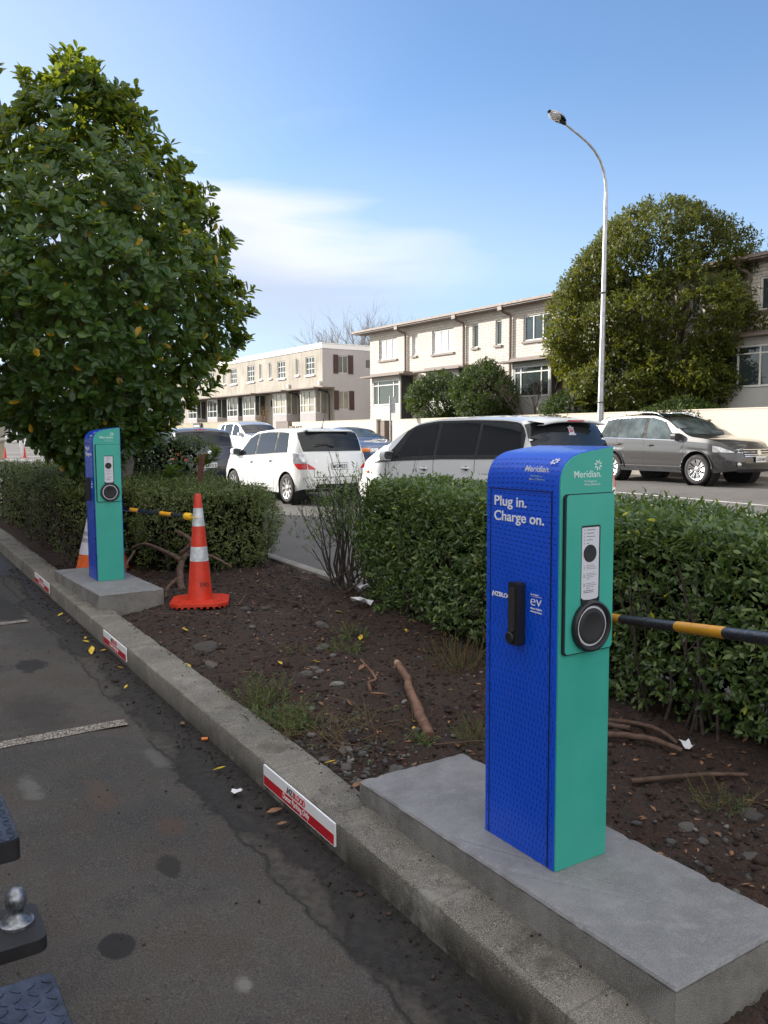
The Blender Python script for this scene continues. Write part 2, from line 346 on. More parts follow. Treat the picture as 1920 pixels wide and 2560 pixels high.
# terrain sheet to the horizon
xs=np.concatenate([np.linspace(-900,-60,12),np.linspace(-50,60,56),np.linspace(75,900,10)]); ys=np.concatenate([np.linspace(-300,-20,6),np.linspace(-15,120,70),np.linspace(140,1500,14)])
X,Y=np.meshgrid(xs,ys); Z=np.array([[zroad(x,min(y,160))-.05 for x in xs] for y in ys])
def gridf(nx,ny):
    i=np.arange((ny-1)*nx).reshape(ny-1,nx)[:,:-1].ravel(); return np.stack([i,i+1,i+nx+1,i+nx],1)
def nm(t,*a): return t
t=MT('far_ground'); t.col(t.mix(t.mr(t.noise(.2,5),.35,.65),(.07,.075,.05),(.12,.11,.09))); t.set(Roughness=.9)
tag(fast('ground',np.stack([X.ravel(),Y.ravel(),Z.ravel()],1),gridf(len(xs),len(ys)),t.m),kind='structure')
# road (asphalt) : garden edge to far kerb
t=MT('road_asphalt'); n1=t.noise(.35,5,.6); n2=t.noise(220,2); n3=t.noise(2.5,5,.6)
c=t.mix(t.mr(n1,.35,.65),(.085,.08,.074),(.125,.118,.108)); c=t.mix(t.mr(n3,.4,.7,0,.35),c,(.07,.066,.062)); c=t.mix(t.mr(n2,.45,.7,0,.4),c,(.2,.19,.18)); t.col(c); t.set(Roughness=.85); t.bump(n2,.006)
rows=[]; SS=[s for s in np.concatenate([np.arange(-30,30,.75),np.arange(30,140,5)])]
mb=MB()
def far_t(s):      # t of far kerb line n2=18.9 at this s
    lo=0;hi=120
    base=Kv*s
    # point = Kv*s+Nv*t ; dot N2 = 18.9
    return min((18.9-base.dot(N2))/Nv.dot(N2),60)
P=[]
for s in SS:
    ft=far_t(s); P.append([ (lambda q:(q.x,q.y,zroad(q.x,q.y)))(Kv*s+Nv*(3.99+(ft-3.99)*i/14)) for i in range(15)])
mb.grid(P); tag(mb.build('road',[t.m],smooth=True),kind='structure')
# road markings
MK=pm('road_paint',(.55,.54,.5),.6,0,.25,5)
def stripe(a,b,wd,name='road_marking'):
    a=Vector(a);b=Vector(b); d=(b-a); d.z=0; n=Vector((-d.y,d.x,0)).normalized()*wd/2; mb=MB(); K_=24; P=[]
    for i in range(K_+1):
        p=a.lerp(b,i/K_); P.append([(q.x,q.y,zroad(q.x,q.y)+.006) for q in (p+n,p-n)])
    mb.grid(P); return tag(mb.build(name,[MK]),kind='structure')
stripe(KN(30,14.35,0),KN(-2,14.35,0),.10); stripe(KN(26,12.9,0),KN(-2,12.9,0),.12)
stripe((-24,46,0),(-14,43.5,0),.25); stripe((-21.5,42.5,0),(-15,39.5,0),.25); stripe((-24,52,0),(-15,50,0),.2)
# far kerb + footpath + verge behind
FP=concrete('footpath_concrete',(.25,.23,.2),(.33,.31,.28),.15)
mb=MB(); P=[]
for k in np.arange(-10,110,2.):
    q=KN(k,18.9,0); z=zroad(q.x,q.y); row=[]
    for n_,dz in ((18.9,-.02),(18.9,.12),(19.05,.13),(19.45,.15),(19.62,.28),(30,.42)):
        p=KN(k,n_,0); row.append((p.x,p.y,z+dz))
    P.append(row)
mb.grid(P); tag(mb.build('footpath',[FP]),kind='structure')
# carpark asphalt, local frame x along the kerb, y = -t
t=MT('carpark_asphalt')
sx=t.n('ShaderNodeSeparateXYZ'); t.l(t.co,sx.inputs[0]); S_=sx.outputs['X']; T_=sx.outputs['Y']
nb=t.noise(.55,5,.6); nm_=t.noise(3.1,5,.62); nf=t.noise(170,2,.6); n9=t.noise(26,4,.6); nl=t.noise(6,4,.6,dist=.3)
c=t.mix(t.mr(nb,.38,.62),(.037,.036,.0355),(.064,.058,.051)); c=t.mix(t.mr(nm_,.45,.62,0,.5),c,(.050,.037,.026)); c=t.mix(t.mr(nm_,.5,.3,0,.5),c,(.020,.0195,.0195))
c=t.mix(t.mr(nf,.5,.70,0,.6),c,(.14,.128,.11)); c=t.mix(t.mr(nf,.46,.3,0,.6),c,(.010,.009,.0085)); c=t.mix(t.mr(n9,.60,.74,0,.4),c,(.11,.10,.088))
nl2=t.noise(15,4,.6,dist=.4)
def blob(s,tt,rs,rt,colr,amt=1.,soft=.35,warp=.9):
    global c
    dx=t.math('MULTIPLY',t.math('ADD',S_,-s),1/rs); dy=t.math('MULTIPLY',t.math('ADD',T_,tt),1/rt)
    d=t.math('SQRT',t.math('ADD',t.math('MULTIPLY',dx,dx),t.math('MULTIPLY',dy,dy))); d=t.math('ADD',d,t.math('MULTIPLY',t.math('ADD',t.math('ADD',nl,nl2),-1.),warp*1.6)); c=t.mix(t.mr(d,1+soft/2,1-soft/2,0,amt),c,colr)
blob(5.96,.95,.16,.09,(.016,.015,.016)); blob(2.96,.92,.075,.04,(.015,.014,.013),.85); blob(2.58,.63,.07,.055,(.014,.013,.014),.95,.15,.25)
blob(4.95,.80,.36,.17,(.026,.021,.019),.6,1.2); blob(3.27,1.03,.09,.05,(.085,.045,.025),.45,1.); blob(3.72,.85,.16,.05,(.09,.052,.03),.4,1.)
blob(3.93,.60,.13,.035,(.15,.148,.14),.5,1.,1.2); blob(4.0,1.2,.12,.045,(.13,.125,.115),.5,1.,1.2); blob(2.2,.9,.035,.025,(.22,.21,.2),.6,.8); blob(7.9,1.05,.5,.16,(.016,.016,.017),.85,.3); blob(6.9,.7,.3,.25,(.09,.087,.083),.5,.6)
# silted gutter beside the kerb: local y < -1.27
edge=t.math('ADD',T_,t.math('MULTIPLY',t.math('ADD',t.noise(1.7,4,.6),-.5),.22))
c=t.mix(t.mr(edge,-1.235,-1.262,0,1),c,t.mix(t.mr(n9,.35,.65),(.066,.058,.048),(.036,.032,.028)))
sil=t.math('ADD',T_,t.math('ADD',t.math('MULTIPLY',t.math('ADD',t.noise(.95,4,.6),-.5),.62),t.math('ADD',t.math('MULTIPLY',t.math('ADD',nl2,-.5),.16),t.math('MULTIPLY',t.math('ADD',n9,-.5),.10))))
dark=t.mix(t.mr(n9,.4,.65),(.009,.008,.007),(.024,.020,.017)); c=t.mix(t.mr(sil,-1.26,-1.315,0,.97),c,dark)
ck=t.math('ABSOLUTE',t.math('ADD',t.math('ADD',edge,t.math('MULTIPLY',t.math('ADD',nl2,-.5),.05)),1.25)); c=t.mix(t.math('MULTIPLY',t.mr(ck,.012,.002),t.mr(nl,.38,.52,.15,.95)),c,(.014,.013,.011))
t.col(c); t.set(Roughness=t.mr(sil,-1.3,-1.36,.85,.66)); t.bump(t.math('ADD',t.math('ADD',nf,t.math('MULTIPLY',n9,1.2)),t.math('MULTIPLY',t.mr(ck,.02,.004),-1.5)),.004)
sl_=np.concatenate([np.arange(-12,14,.25),np.arange(14,90,4)]); tl=np.array([-40,-25,-12,-5,-2,-1,0,.5,1,1.25,1.5]); V=[]
for a in tl[::-1]:
    for s in sl_: V.append((s,-a,-.03+g(s)-(.012 if a in(1.25,) else 0)))
V=np.array(V); nx=len(sl_); o=fast('carpark',V,gridf(nx,len(tl)),t.m,smooth=True); o.rotation_euler=(0,0,KROT); tag(o,kind='structure')
# painted bay line on the carpark
t=MT('worn_bay_paint'); v=t.n('ShaderNodeTexVoronoi',feature='DISTANCE_TO_EDGE'); v.inputs['Scale'].default_value=55; t.l(t.co,v.inputs['Vector'])
c=t.mix(t.mr(v.outputs['Distance'],.05,.15),(.07,.06,.05),t.mix(t.mr(t.noise(30,4),.3,.7),(.22,.19,.16),(.42,.38,.33))); t.col(c); t.set(Roughness=.8)
def bay(s0,t0,s1,t1,wd):
    mb=MB(); P=[]
    for i in range(40):
        f=i/39; s=s0+(s1-s0)*f; tt=t0+(t1-t0)*f; e1=random.uniform(-.006,.006); e2=random.uniform(-.006,.006)
        P.append([ST(s+wd/2+e1,tt,-.026),ST(s-wd/2+e2,tt,-.026)])
    mb.grid(P); return tag(mb.build('bay_line',[t.m]),kind='structure')
bay(4.50,-6,4.555,1.2,.10); bay(7.30,-6,7.315,1.15,.09)
# kerb
def kerb(name,prof,s0,s1,ds,mat,jit=.004):
    mb=MB(); P=[]
    for s in np.arange(s0,s1,ds):
        row=[]
        for i,(tt,z) in enumerate(prof):
            j=(vnoise(np.array(s*17.),np.array(i*3.7),3)-.5)*2*jit*(1.6 if i in (4,5,9,10) else .5)
            row.append((s,-(tt+float(j)),z+g(s)+float(j)*.6))
        P.append(row)
    mb.grid(P); o=mb.build(name,[mat] if not isinstance(mat,str) else [M[mat]],smooth=50); o.rotation_euler=(0,0,KROT); return tag(o,kind='structure')
kb=kerb('kerb',[(1.497,-.06),(1.497,.0),(1.497,.05),(1.498,.092),(1.500,.099),(1.507,.103),(1.54,.104),(1.60,.104),(1.66,.104),(1.71,.101),(1.722,.085),(1.724,-.02)],-6,16,.03,'kerb',.0022)
kerb('kerb.001',[(3.88,-.03),(3.88,.105),(3.895,.115),(3.985,.115),(3.995,.10),(3.995,-.08)],-6,16,.1,'kerb2',.002)
# planting bed soil
def soilz(s,t_):
    b=.045+.07*np.clip((t_-1.75)/.45,0,1)+.02*np.clip((t_-2.9)/.7,0,1)-.075*np.clip((t_-3.6)/.25,0,1)
    m_=.09*(fbm(s*1.3,t_*1.3,3,5)-.5)+.045*(fbm(s*5,t_*5,4,9)-.5)+.045*(fbm(s*17,t_*17,3,2)-.5)+.020*(vnoise(s*42,t_*42,8)-.5)
    path=np.exp(-((s-5.9)/1.3)**2-((t_-2.9)/.8)**2)
    return b+m_*(1-.55*path)*np.clip((t_-1.7)/.3,.15,1)
sg=np.arange(-1.5,15,.022); tg=np.arange(1.715,3.93,.02); SG,TG=np.meshgrid(sg,tg); zz=soilz(SG,TG)
gs=.0217*(np.minimum(SG,12)-1.85)+.01*np.maximum(0,SG-12)
V=np.stack([SG.ravel(),-TG.ravel(),(zz+gs).ravel()],1)
t=MT('bed_soil'); a=t.noise(1.4,5,.6); b=t.noise(14,5,.65); f=t.noise(90,4,.65); pb=t.noise(260,2,.5)
c=t.mix(t.mr(a,.36,.64),(.027,.0125,.007),(.042,.029,.023)); c=t.mix(t.mr(b,.4,.68,0,.7),c,(.050,.022,.012)); c=t.mix(t.mr(b,.5,.3,0,.7),c,(.008,.006,.005))
c=t.mix(t.mr(f,.58,.72,0,.7),c,(.085,.065,.05)); c=t.mix(t.mr(pb,.62,.72,0,.6),c,(.22,.2,.18)); c=t.mix(t.mr(f,.44,.32,0,.8),c,(.008,.006,.005))
t.col(c); t.set(Roughness=.92); t.bump(t.math('ADD',f,t.math('MULTIPLY',b,1.5)),.012)
o=fast('soil',V,gridf(len(sg),len(tg)),t.m,smooth=True); o.rotation_euler=(0,0,KROT); tag(o,kind='structure')
def soilP(s,t_,dz=0): return ST(s,t_,float(soilz(np.array(float(s)),np.array(float(t_))))+dz)
# crumbs, pebbles: nobody could count them
def blobs(name,n,rng,cols,sizes,zfun,mat,kind='stuff'):
    import itertools
    ph=(1+5**.5)/2; iv=np.array([(-1,ph,0),(1,ph,0),(-1,-ph,0),(1,-ph,0),(0,-1,ph),(0,1,ph),(0,-1,-ph),(0,1,-ph),(ph,0,-1),(ph,0,1),(-ph,0,-1),(-ph,0,1)])/1.9
    fi=np.array([(0,11,5),(0,5,1),(0,1,7),(0,7,10),(0,10,11),(1,5,9),(5,11,4),(11,10,2),(10,7,6),(7,1,8),(3,9,4),(3,4,2),(3,2,6),(3,6,8),(3,8,9),(4,9,5),(2,4,11),(6,2,10),(8,6,7),(9,8,1)])
    V=[];Fc=[];R=[]
    for i in range(n):
        p=zfun(); sc=np.array([RNG.uniform(.6,1.4),RNG.uniform(.6,1.4),RNG.uniform(.4,.9)])*sizes(); a=RNG.uniform(0,6.28)
        q=iv*RNG.uniform(.75,1.25,(12,1))*sc; q=np.stack([q[:,0]*math.cos(a)-q[:,1]*math.sin(a),q[:,0]*math.sin(a)+q[:,1]*math.cos(a),q[:,2]],1)
        V.append(q+np.array(p)); Fc.append(fi+12*i); R.append(np.full(12,RNG.random()))
    return tag(fast(name,np.concatenate(V),np.concatenate(Fc),mat,None,np.concatenate(R)),kind=kind)
def varmat(name,cs,rough=.85):
    t=MT(name); a=t.n('ShaderNodeAttribute',attribute_name='rnd'); f=a.outputs['Fac']; c=t.mix(t.mr(f,0,.6),cs[0],cs[1]); c=t.mix(t.mr(f,.7,.95),c,cs[2]); c=t.mix(t.mr(t.noise(60,4),.35,.7,0,.5),c,cs[0]); t.col(c); t.set(Roughness=rough); t.bump(t.noise(120,3),.003); return t.m
crm=varmat('soil_crumb',[(.010,.006,.0045),(.03,.017,.011),(.055,.036,.026)]); grm=varmat('grey_gravel',[(.04,.038,.036),(.085,.08,.076),(.24,.23,.215)])
def rs(lo,hi): return RNG.uniform(lo,hi)
blobs('soil_crumbs',12000,0,0,lambda:min(.032,.003+RNG.exponential(.0042)),lambda:soilP(RNG.uniform(.3,9.5)**1.0,1.74+2.1*RNG.random()**1.0,.002),crm)
blobs('gravel',1500,0,0,lambda:min(.022,.003+RNG.exponential(.0045)),lambda:soilP(*( (RNG.normal(3.3,.45),1.78+abs(RNG.normal(0,.22))) if RNG.random()<.45 else ((RNG.normal(1.6,.6),RNG.uniform(2.2,2.9)) if RNG.random()<.4 else (RNG.uniform(3,8),RNG.uniform(1.8,3.7)))),.003),grm)
blobs('gutter_grit',1500,0,0,lambda:min(.011,.0018+RNG.exponential(.0022)),lambda:ST(RNG.uniform(.8,10),1.495-abs(RNG.normal(0,.09)),-.03),crm)
blobs('kerb_top_dirt',500,0,0,lambda:min(.009,.0015+RNG.exponential(.0018)),lambda:ST(RNG.uniform(.6,11),1.72-abs(RNG.normal(0,.045)),.105),crm)
blobs('carpark_grit',500,0,0,lambda:min(.006,.001+RNG.exponential(.0013)),lambda:ST(RNG.uniform(1.3,7),RNG.uniform(.1,1.25),-.029),crm)
# ================================================================== CHARGERS, PADS
def pad_at(org,ang,label,L=1.53,W=.53,zb=-.22,slab=.0):
    r=empty('concrete_pad',org,ang,label,'concrete pad','concrete pads under the charging pedestals')
    mb=MB(); mb.box((0,0,zb),(W,L,-.012)); b=mb.build('slab_side',['padside'],r); 
    mb=MB(); P=[]
    n=26
    prof=[(0,-.03),(.002,-.010),(.008,-.003),(.018,0)]
    per=[]
    for (x0,y0),(x1,y1) in (((0,0),(W,0)),((W,0),(W,L)),((W,L),(0,L)),((0,L),(0,0))):
        q=max(2,int(math.hypot(x1-x0,y1-y0)/.025)); per+=[(x0+(x1-x0)*i/q,y0+(y1-y0)*i/q) for i in range(q)]
    chip=[max(0,random.gauss(0,.0016)+(random.uniform(.004,.012) if random.random()<.06 else 0)) for _ in per]
    def ring(ins,z,k):
        out=[]
        for (x,y),c_ in zip(per,chip):
            e=ins+c_*k; out.append(mb.pt((min(max(x,e),W-e),min(max(y,e),L-e),z-(c_*.5 if k else 0))))
        return out
    rg=[ring(-.002,-.016,0),ring(-.002,-.009,.3),ring(.004,-.002,1.),ring(.014,0,.6)]
    for a,b_ in zip(rg,rg[1:]):
        for i in range(len(per)): mb.face((a[i],a[(i+1)%len(per)],b_[(i+1)%len(per)],b_[i]))
    mb.face(rg[-1]); mb.build('slab_top',['pad'],r); return r
# local frame: X towards the road, Y along the kerb (away), Z up
PA=rad(33.); 
pad_at((.729,1.974,.214),PA,'grey concrete pad under the front charging pedestal, at the lower right')
pad_at((-2.294,6.606,.336),rad(34),'grey concrete pad under the far charging pedestal beside the tall cone',1.55)
def charger(loc,ang,label):
    r=empty('charging_pedestal',loc,ang,label,'EV charger','charging pedestals on the concrete pads')
    W,D,H=.234,.346,1.35
    prof=[(0,0),(0,1.235),(.0035,1.257),(.012,1.280),(.022,1.296),(.036,1.309),(.057,1.321),(.083,1.330),(.139,1.339),(W,1.3505),(W,0)]
    fine_=[prof[0]]; src=prof[1:10]
    for k in range(len(src)-1):
        p0=src[max(k-1,0)];p1=src[k];p2=src[k+1];p3=src[min(k+2,len(src)-1)]
        for u in (0,.33,.66): fine_.append(tuple(.5*((2*b)+(c-a)*u+(2*a-5*b+4*c-d)*u*u+(3*b-a-3*c+d)*u**3) for a,b,c,d in zip(p0,p1,p2,p3)))
    prof=fine_+[prof[9],prof[10]]; LP=len(prof)
    def yz(lst,y0,y1,mb): mb.prism(lst,(0,y0,0),(1,0,0),(0,0,1),(0,1,0),y1-y0)
    mb=MB(); mb.m=0; yz(prof,.004,D,mb); mb.m=1
    # printed dashes on the blue face (pattern of the wrap), following a curved flow
    def dash(y,z,ang_,w=.0125,h=.0030):
        # y along the face (0 near corner .. D), z up; image right = -y
        if z<1.236: n=Vector((-1,0,0)); upv=Vector((0,0,1)); base=Vector((-.0006,y,z))
        else:
            i=[k for k in range(1,LP-2) if prof[k][1]<=z<=prof[k+1][1]]
            if not i: return
            i=i[0]; a=Vector((prof[i][0],0,prof[i][1])); b=Vector((prof[i+1][0],0,prof[i+1][1])); f=(z-a.z)/(b.z-a.z); q=a.lerp(b,f); upv=(b-a).normalized(); n=Vector((-upv.z,0,upv.x)); base=Vector((q.x,y,q.z))+n*.0006
        xa=Vector((0,-1,0)); d=xa*math.cos(ang_)+upv*math.sin(ang_); e=-xa*math.sin(ang_)+upv*math.cos(ang_)
        mb.quad(base-d*w/2-e*h/2,base+d*w/2-e*h/2,base+d*w/2+e*h/2,base-d*w/2+e*h/2)
    z=.02
    while z<1.315:
        dz=.0155 if z>.62 else .0215
        cols=14 if z>.62 else 19
        for i in range(cols):
            y=D-.012-(D-.02)*(i+.5*(int(z*1000)%2))/cols
            if y<.008: continue
            u=1-y/D
            if z>1.2: an=rad(22-14*u+(z-1.2)*60); off=.006*math.sin(u*3)
            elif z>.72:
                f=(1.2-z)/.48; an=rad(16-22*u-78*f**1.3+ (10*u)); off=(.05*f)*(u-.5)*-1
            else: an=rad(-82-28*min(1,(.72-z)/.5)+14*u); off=-.03*(u-.4)**2
            dash(y,min(1.33,max(.015,z+off)),an)
        z+=dz
    mb.build('body',['blue','blue_dash'],r,smooth=25)
    ip=[(0.0,0.0),(.0,1.235),(.0035,1.255),(.012,1.278),(.022,1.294),(.036,1.307),(.057,1.319),(.083,1.328),(.139,1.337),(W-.006,1.3485),(W-.006,0)]
    mb=MB(); yz([(max(x,.0015),z) for x,z in ip],-.002,.004,mb); mb.build('end_panel',['teal'],r)
    # door on the blue face
    dr_=MB(); dr_.box((-.0028,.031,.003),(-.0002,.034,1.211)); dr_.box((-.0012,.3245,.0),(-.0002,.3275,1.211)); dr_.box((-.0018,.031,1.209),(-.0002,.3275,1.2115)); dr_.build('door_gap',['gap'],r)
    mb=MB(); mb.box((-.0016,.0345,1.2035),(-.0004,.322,1.2055)); mb.build('door_edge',['blue'],r)
    X=(0,-1,0); Z=(0,0,1)
    ft=text('Plug in.',.046,'white_ink',r,(-.0008,.306,1.1545),X,Z,'slogan',.0007,width=.158); ft2=text('Charge on.',.046,'white_ink',r,(-.0008,.307,1.1045),X,Z,'slogan',.0007,width=.24)
    def wrap(o,z_base,z_org):
        # lay flat lettering on the curved top: height above z_org becomes arc length from z_base on the profile
        arc=[0]; pr=prof[1:LP-1]
        for a,b in zip(pr,pr[1:]): arc.append(arc[-1]+math.hypot(b[0]-a[0],b[1]-a[1]))
        s0=np.interp(z_base,[p_[1] for p_ in pr],arc) if z_base>=1.235 else z_base-1.235
        for v in o.data.vertices:
            s_=s0+(v.co.z-z_org); x=np.interp(s_,arc,[p_[0] for p_ in pr]) if s_>0 else 0.; z=np.interp(s_,arc,[p_[1] for p_ in pr]) if s_>0 else 1.235+s_
            v.co.x=x-.0009+v.co.x*.0; v.co.z=z+(.0007 if s_>0 else 0)
        o.data.update()
    wrap(text('Meridian.',.029,'white_ink',r,(0,.168,1.2),X,Z,'maker_name',.0007,width=.113),1.2705,1.2)
    wrap(text('The Power to',.0095,'mint_ink',r,(0,.137,1.2),X,Z,'tagline',.0001),1.2545,1.2); wrap(text('Make a Difference.',.0095,'mint_ink',r,(0,.139,1.2),X,Z,'tagline',.0001),1.2440,1.2)
    def flower(o,xa,ya,R,mat):
        o=Vector(o);xa=Vector(xa);ya=Vector(ya).normalized(); za=xa.cross(ya); mb=MB()
        for k in range(8):
            a=2*math.pi*k/8+.2; d=xa*math.cos(a)+ya*math.sin(a); e=-xa*math.sin(a)+ya*math.cos(a); c0=o+d*R*.36+e*R*.12; c1=o+d*R+e*R*.30
            L=(c1-c0).normalized(); p=L.cross(za)*R*.10
            mb.prism([(0,-1),(.25,-1.5),(.85,-1.4),(1,-.5),(1,.5),(.85,1.4),(.25,1.5),(0,1)],c0,L*(c1-c0).length,p,za,.0006)
        return mb.build('petal_emblem',[mat],r)
    tg2=Vector((.03,0,.018)).normalized(); flower((.0265,.049,1.3045),X,tg2,.0165,'white_ink')
    GX=(1,0,0)
    text('Meridian.',.030,'mint_ink',r,(.0575,-.0024,1.2545),GX,Z,'maker_name',.0003,width=.118); flower((.161,-.0024,1.2915),GX,Z,.0165,'mint_ink')
    text('The Power to',.0098,'mint_ink',r,(.099,-.0024,1.2385),GX,Z,'tagline'); text('Make a Difference.',.0098,'mint_ink',r,(.099,-.0024,1.2285),GX,Z,'tagline')
    # NZBLOOD + ev marks on the door
    text('NZBLOOD',.0205,'white_ink',r,(-.0008,.312,.8460),X,Z,'blood_service_mark',.0006,width=.112)
    mb=MB(); mb.prism([(0,0),(.0028,.0035),(.0022,.007),(0,.0145),(-.0022,.007),(-.0028,.0035)],(-.0004,.3135,.841),X,Z,(-1,0,0),.0005); mb.build('drop_mark',['white_ink'],r)
    text('ev',.050,'white_ink',r,(-.0008,.124,.8420),X,Z,'vehicle_scheme_mark',-.0006,width=.05)
    text('Co-funded by',.0068,'white_ink',r,(-.0008,.1235,.8760),X,Z,'small_print',0); text('Electric Vehicles',.0085,'white_ink',r,(-.0008,.1235,.8300),X,Z,'small_print',.0001,width=.052); text('Drive the Future',.0085,'white_ink',r,(-.0008,.1235,.8200),X,Z,'small_print',.0001,width=.052)
    mb=MB(); mb.box((-.0009,.0735,.8715),(-.0003,.1235,.8725)); mb.build('mark_rule',['white_ink'],r)
    # handle
    mb=MB(); mb.prism(rrect(-.0235,.0235,-.103,.103,.008),(-.034,.172,.808),(0,-1,0),(0,0,1),(1,0,0),.033); h=mb.build('handle',['black'],r)
    mb=MB(); mb.prism(rrect(-.0145,.0125,-.060,.088,.012),(-.0385,.174,.808),(0,-1,0),(0,0,1),(1,0,0),.006); mb.build('grip',['blackm'],h)
    mb=MB(); mb.lathe([(.020,0),(.020,.006),(.016,.009),(.0,.009)],(-.033,.183,.728),(-1,0,0),24); mb.build('lock_cover',['black'],h)
    # raised panel on the green end
    mb=MB(); mb.prism(rrect(.0125,.2285,.700,1.205,.014),(0,-.0105,0),GX,Z,(0,1,0),.009); f=mb.build('panel_gasket',['gap'],r)
    mb=MB(); mb.prism(rrect(.0195,.2265,.7035,1.2025,.012),(0,-.0125,0),GX,Z,(0,1,0),.010); pn=mb.build('front_panel',['teal'],r)
    mb=MB(); mb.prism(rrect(.083,.1655,.86,1.1045,.006),(0,-.0132,0),GX,Z,(0,1,0),.001); mb.build('label_frame',['gap'],pn)
    mb=MB(); mb.prism(rrect(.0845,.1595,.862,1.0985,.003),(0,-.0137,0),GX,Z,(0,1,0),.0008); lb=mb.build('label_strip',['label_w'],pn)
    mb=MB(); mb.lathe([(.0275,0),(.0275,.0022),(.024,.003),(0,.0022)],(.1195,-.0135,1.0165),(0,-1,0),32); mb.build('card_reader',['blackm'],pn)
    mb=MB(); y=-.0141
    for i,wd in enumerate((.036,.032,.036,.026,.010)):
        zz=1.0905-.0105*i; mb.box((.1055,y,zz-.0011),(.1055+wd,y+.0004,zz+.0011)); mb.box((.094,y,zz-.0016),(.0965,y+.0004,zz+.0016))
    zz=.9785
    for n_ in (3,4,4):
        for j in range(n_): mb.box((.1045,y,zz-.0007),(.1045+(.034+.006*((j*7+n_)%3))*(.4 if (n_==4 and j==3 and zz<.95) else 1),y+.0004,zz+.0007)); zz-=.0055
        zz-=.0095
    for j in range(2): mb.box((.094,y,.8985-j*.0055-.0012),(.138-.002*j,y+.0004,.8985-j*.0055+.0012))
    mb.build('small_print',['grey_ink'],lb)
    for ch,zz in (('1',.967),('2',.941),('3',.911)): text(ch,.0165,'grey_ink',lb,(.091,-.0141,zz),GX,Z,'step_number',-.0003)
    # socket
    so_=(.1265,-.012,.785)
    mb=MB(); mb.lathe([(.0815,0),(.0835,.006),(.081,.015),(.075,.018),(.068,.016),(.0645,.007),(.0,.007)],so_,(0,-1,0),64); sk=mb.build('socket_ring',['black'],pn,smooth=40)
    mb=MB(); mb.lathe([(.0645,.0),(.0640,.0085),(.0575,.0095),(.0575,.0)],so_,(0,-1,0),64); mb.build('light_ring',['label_w'],sk,smooth=40)
    mb=MB(); mb.lathe([(.0565,.0),(.0565,.012),(.053,.0145),(.040,.0135),(.038,.0120),(0,.0120)],so_,(0,-1,0),64); mb.build('socket_cap',['blackm'],sk,smooth=40)
    mb=MB(); mb.prism([(-.0385,.06),(.0385,.06),(.0385,.092),(.030,.086),(0,.084),(-.030,.086),(-.0385,.092)],(.1225,-.0165,.785),GX,Z,(0,1,0),.004); mb.build('socket_neck',['black'],sk)
    return r
charger((.537,2.535,.214),rad(32.3),'blue and green charging pedestal nearest the camera, on the right-hand pad')
charger((-2.524,7.25,.336),rad(31.6),'smaller-looking blue and green charging pedestal by the tree, left of the cone')
# ================================================================== KERB SIGNS
def kerb_sign(s0,L,label,z0=.006,h=.093,tilt=0):
    o=ST(s0,1.489,z0); sl=Vector((-Kv.x,-Kv.y,-.0217)).normalized(); ang=math.atan2(sl.y,sl.x)
    r=empty('kerb_sign',o,ang,label,'parking sign','donor parking signs fixed to the kerb')
    mb=MB(); mb.prism([(0,0),(L,-.0217*L),(L,h-.0217*L),(0,h)],(0,-.004,0),(1,0,0),(0,0,1),(0,1,0),.008); mb.build('board',['white_v'],r)
    k=.0217; b=.004
    mb=MB(); mb.prism([(b,b),(L-b*1.5,b-k*L),(L-b*1.5,h*.50-k*L),(b,h*.50)],(0,-.0046,0),(1,0,0),(0,0,1),(0,1,0),.0009); mb.build('red_band',['red_band'],r)
    X=(1,0,-.0217);Z=(0,0,1); q=lambda f,z:(L*f,-.0050,z-k*L*f)
    text('NZ',.036,'black_ink',r,q(.375,h*.605),X,Z,'lettering',.0009,width=L*.075); text('BLOOD',.036,'red_ink',r,q(.457,h*.605),X,Z,'lettering',.0009,width=L*.168)
    text('Donor Parking Only',.036,'white_v',r,q(.305,h*.19),X,Z,'lettering',.0003,width=L*.372)
    mb=MB(); mb.box(q(.40,h*.555),(L*.62,-.0046,h*.562-k*L*.5)); mb.build('rule',['grey_ink'],r)
    mb=MB(); o_=Vector(q(.366,h*.55)); mb.prism([(0,0),(.004,.004),(.003,.009),(0,.017),(-.003,.009),(-.004,.004)],o_,(1,0,0),(0,0,1),(0,-1,0),.0005); mb.build('drop_mark',['red_ink'],r)
    return r
kerb_sign(3.352,.655,'red and white blood donor parking sign nearest the camera, on the kerb')
kerb_sign(6.183,.60,'middle one of the three red and white kerb signs, below the far pad')
kerb_sign(8.90,.72,'red and white donor parking sign farthest along the kerb, left of the far pedestal')
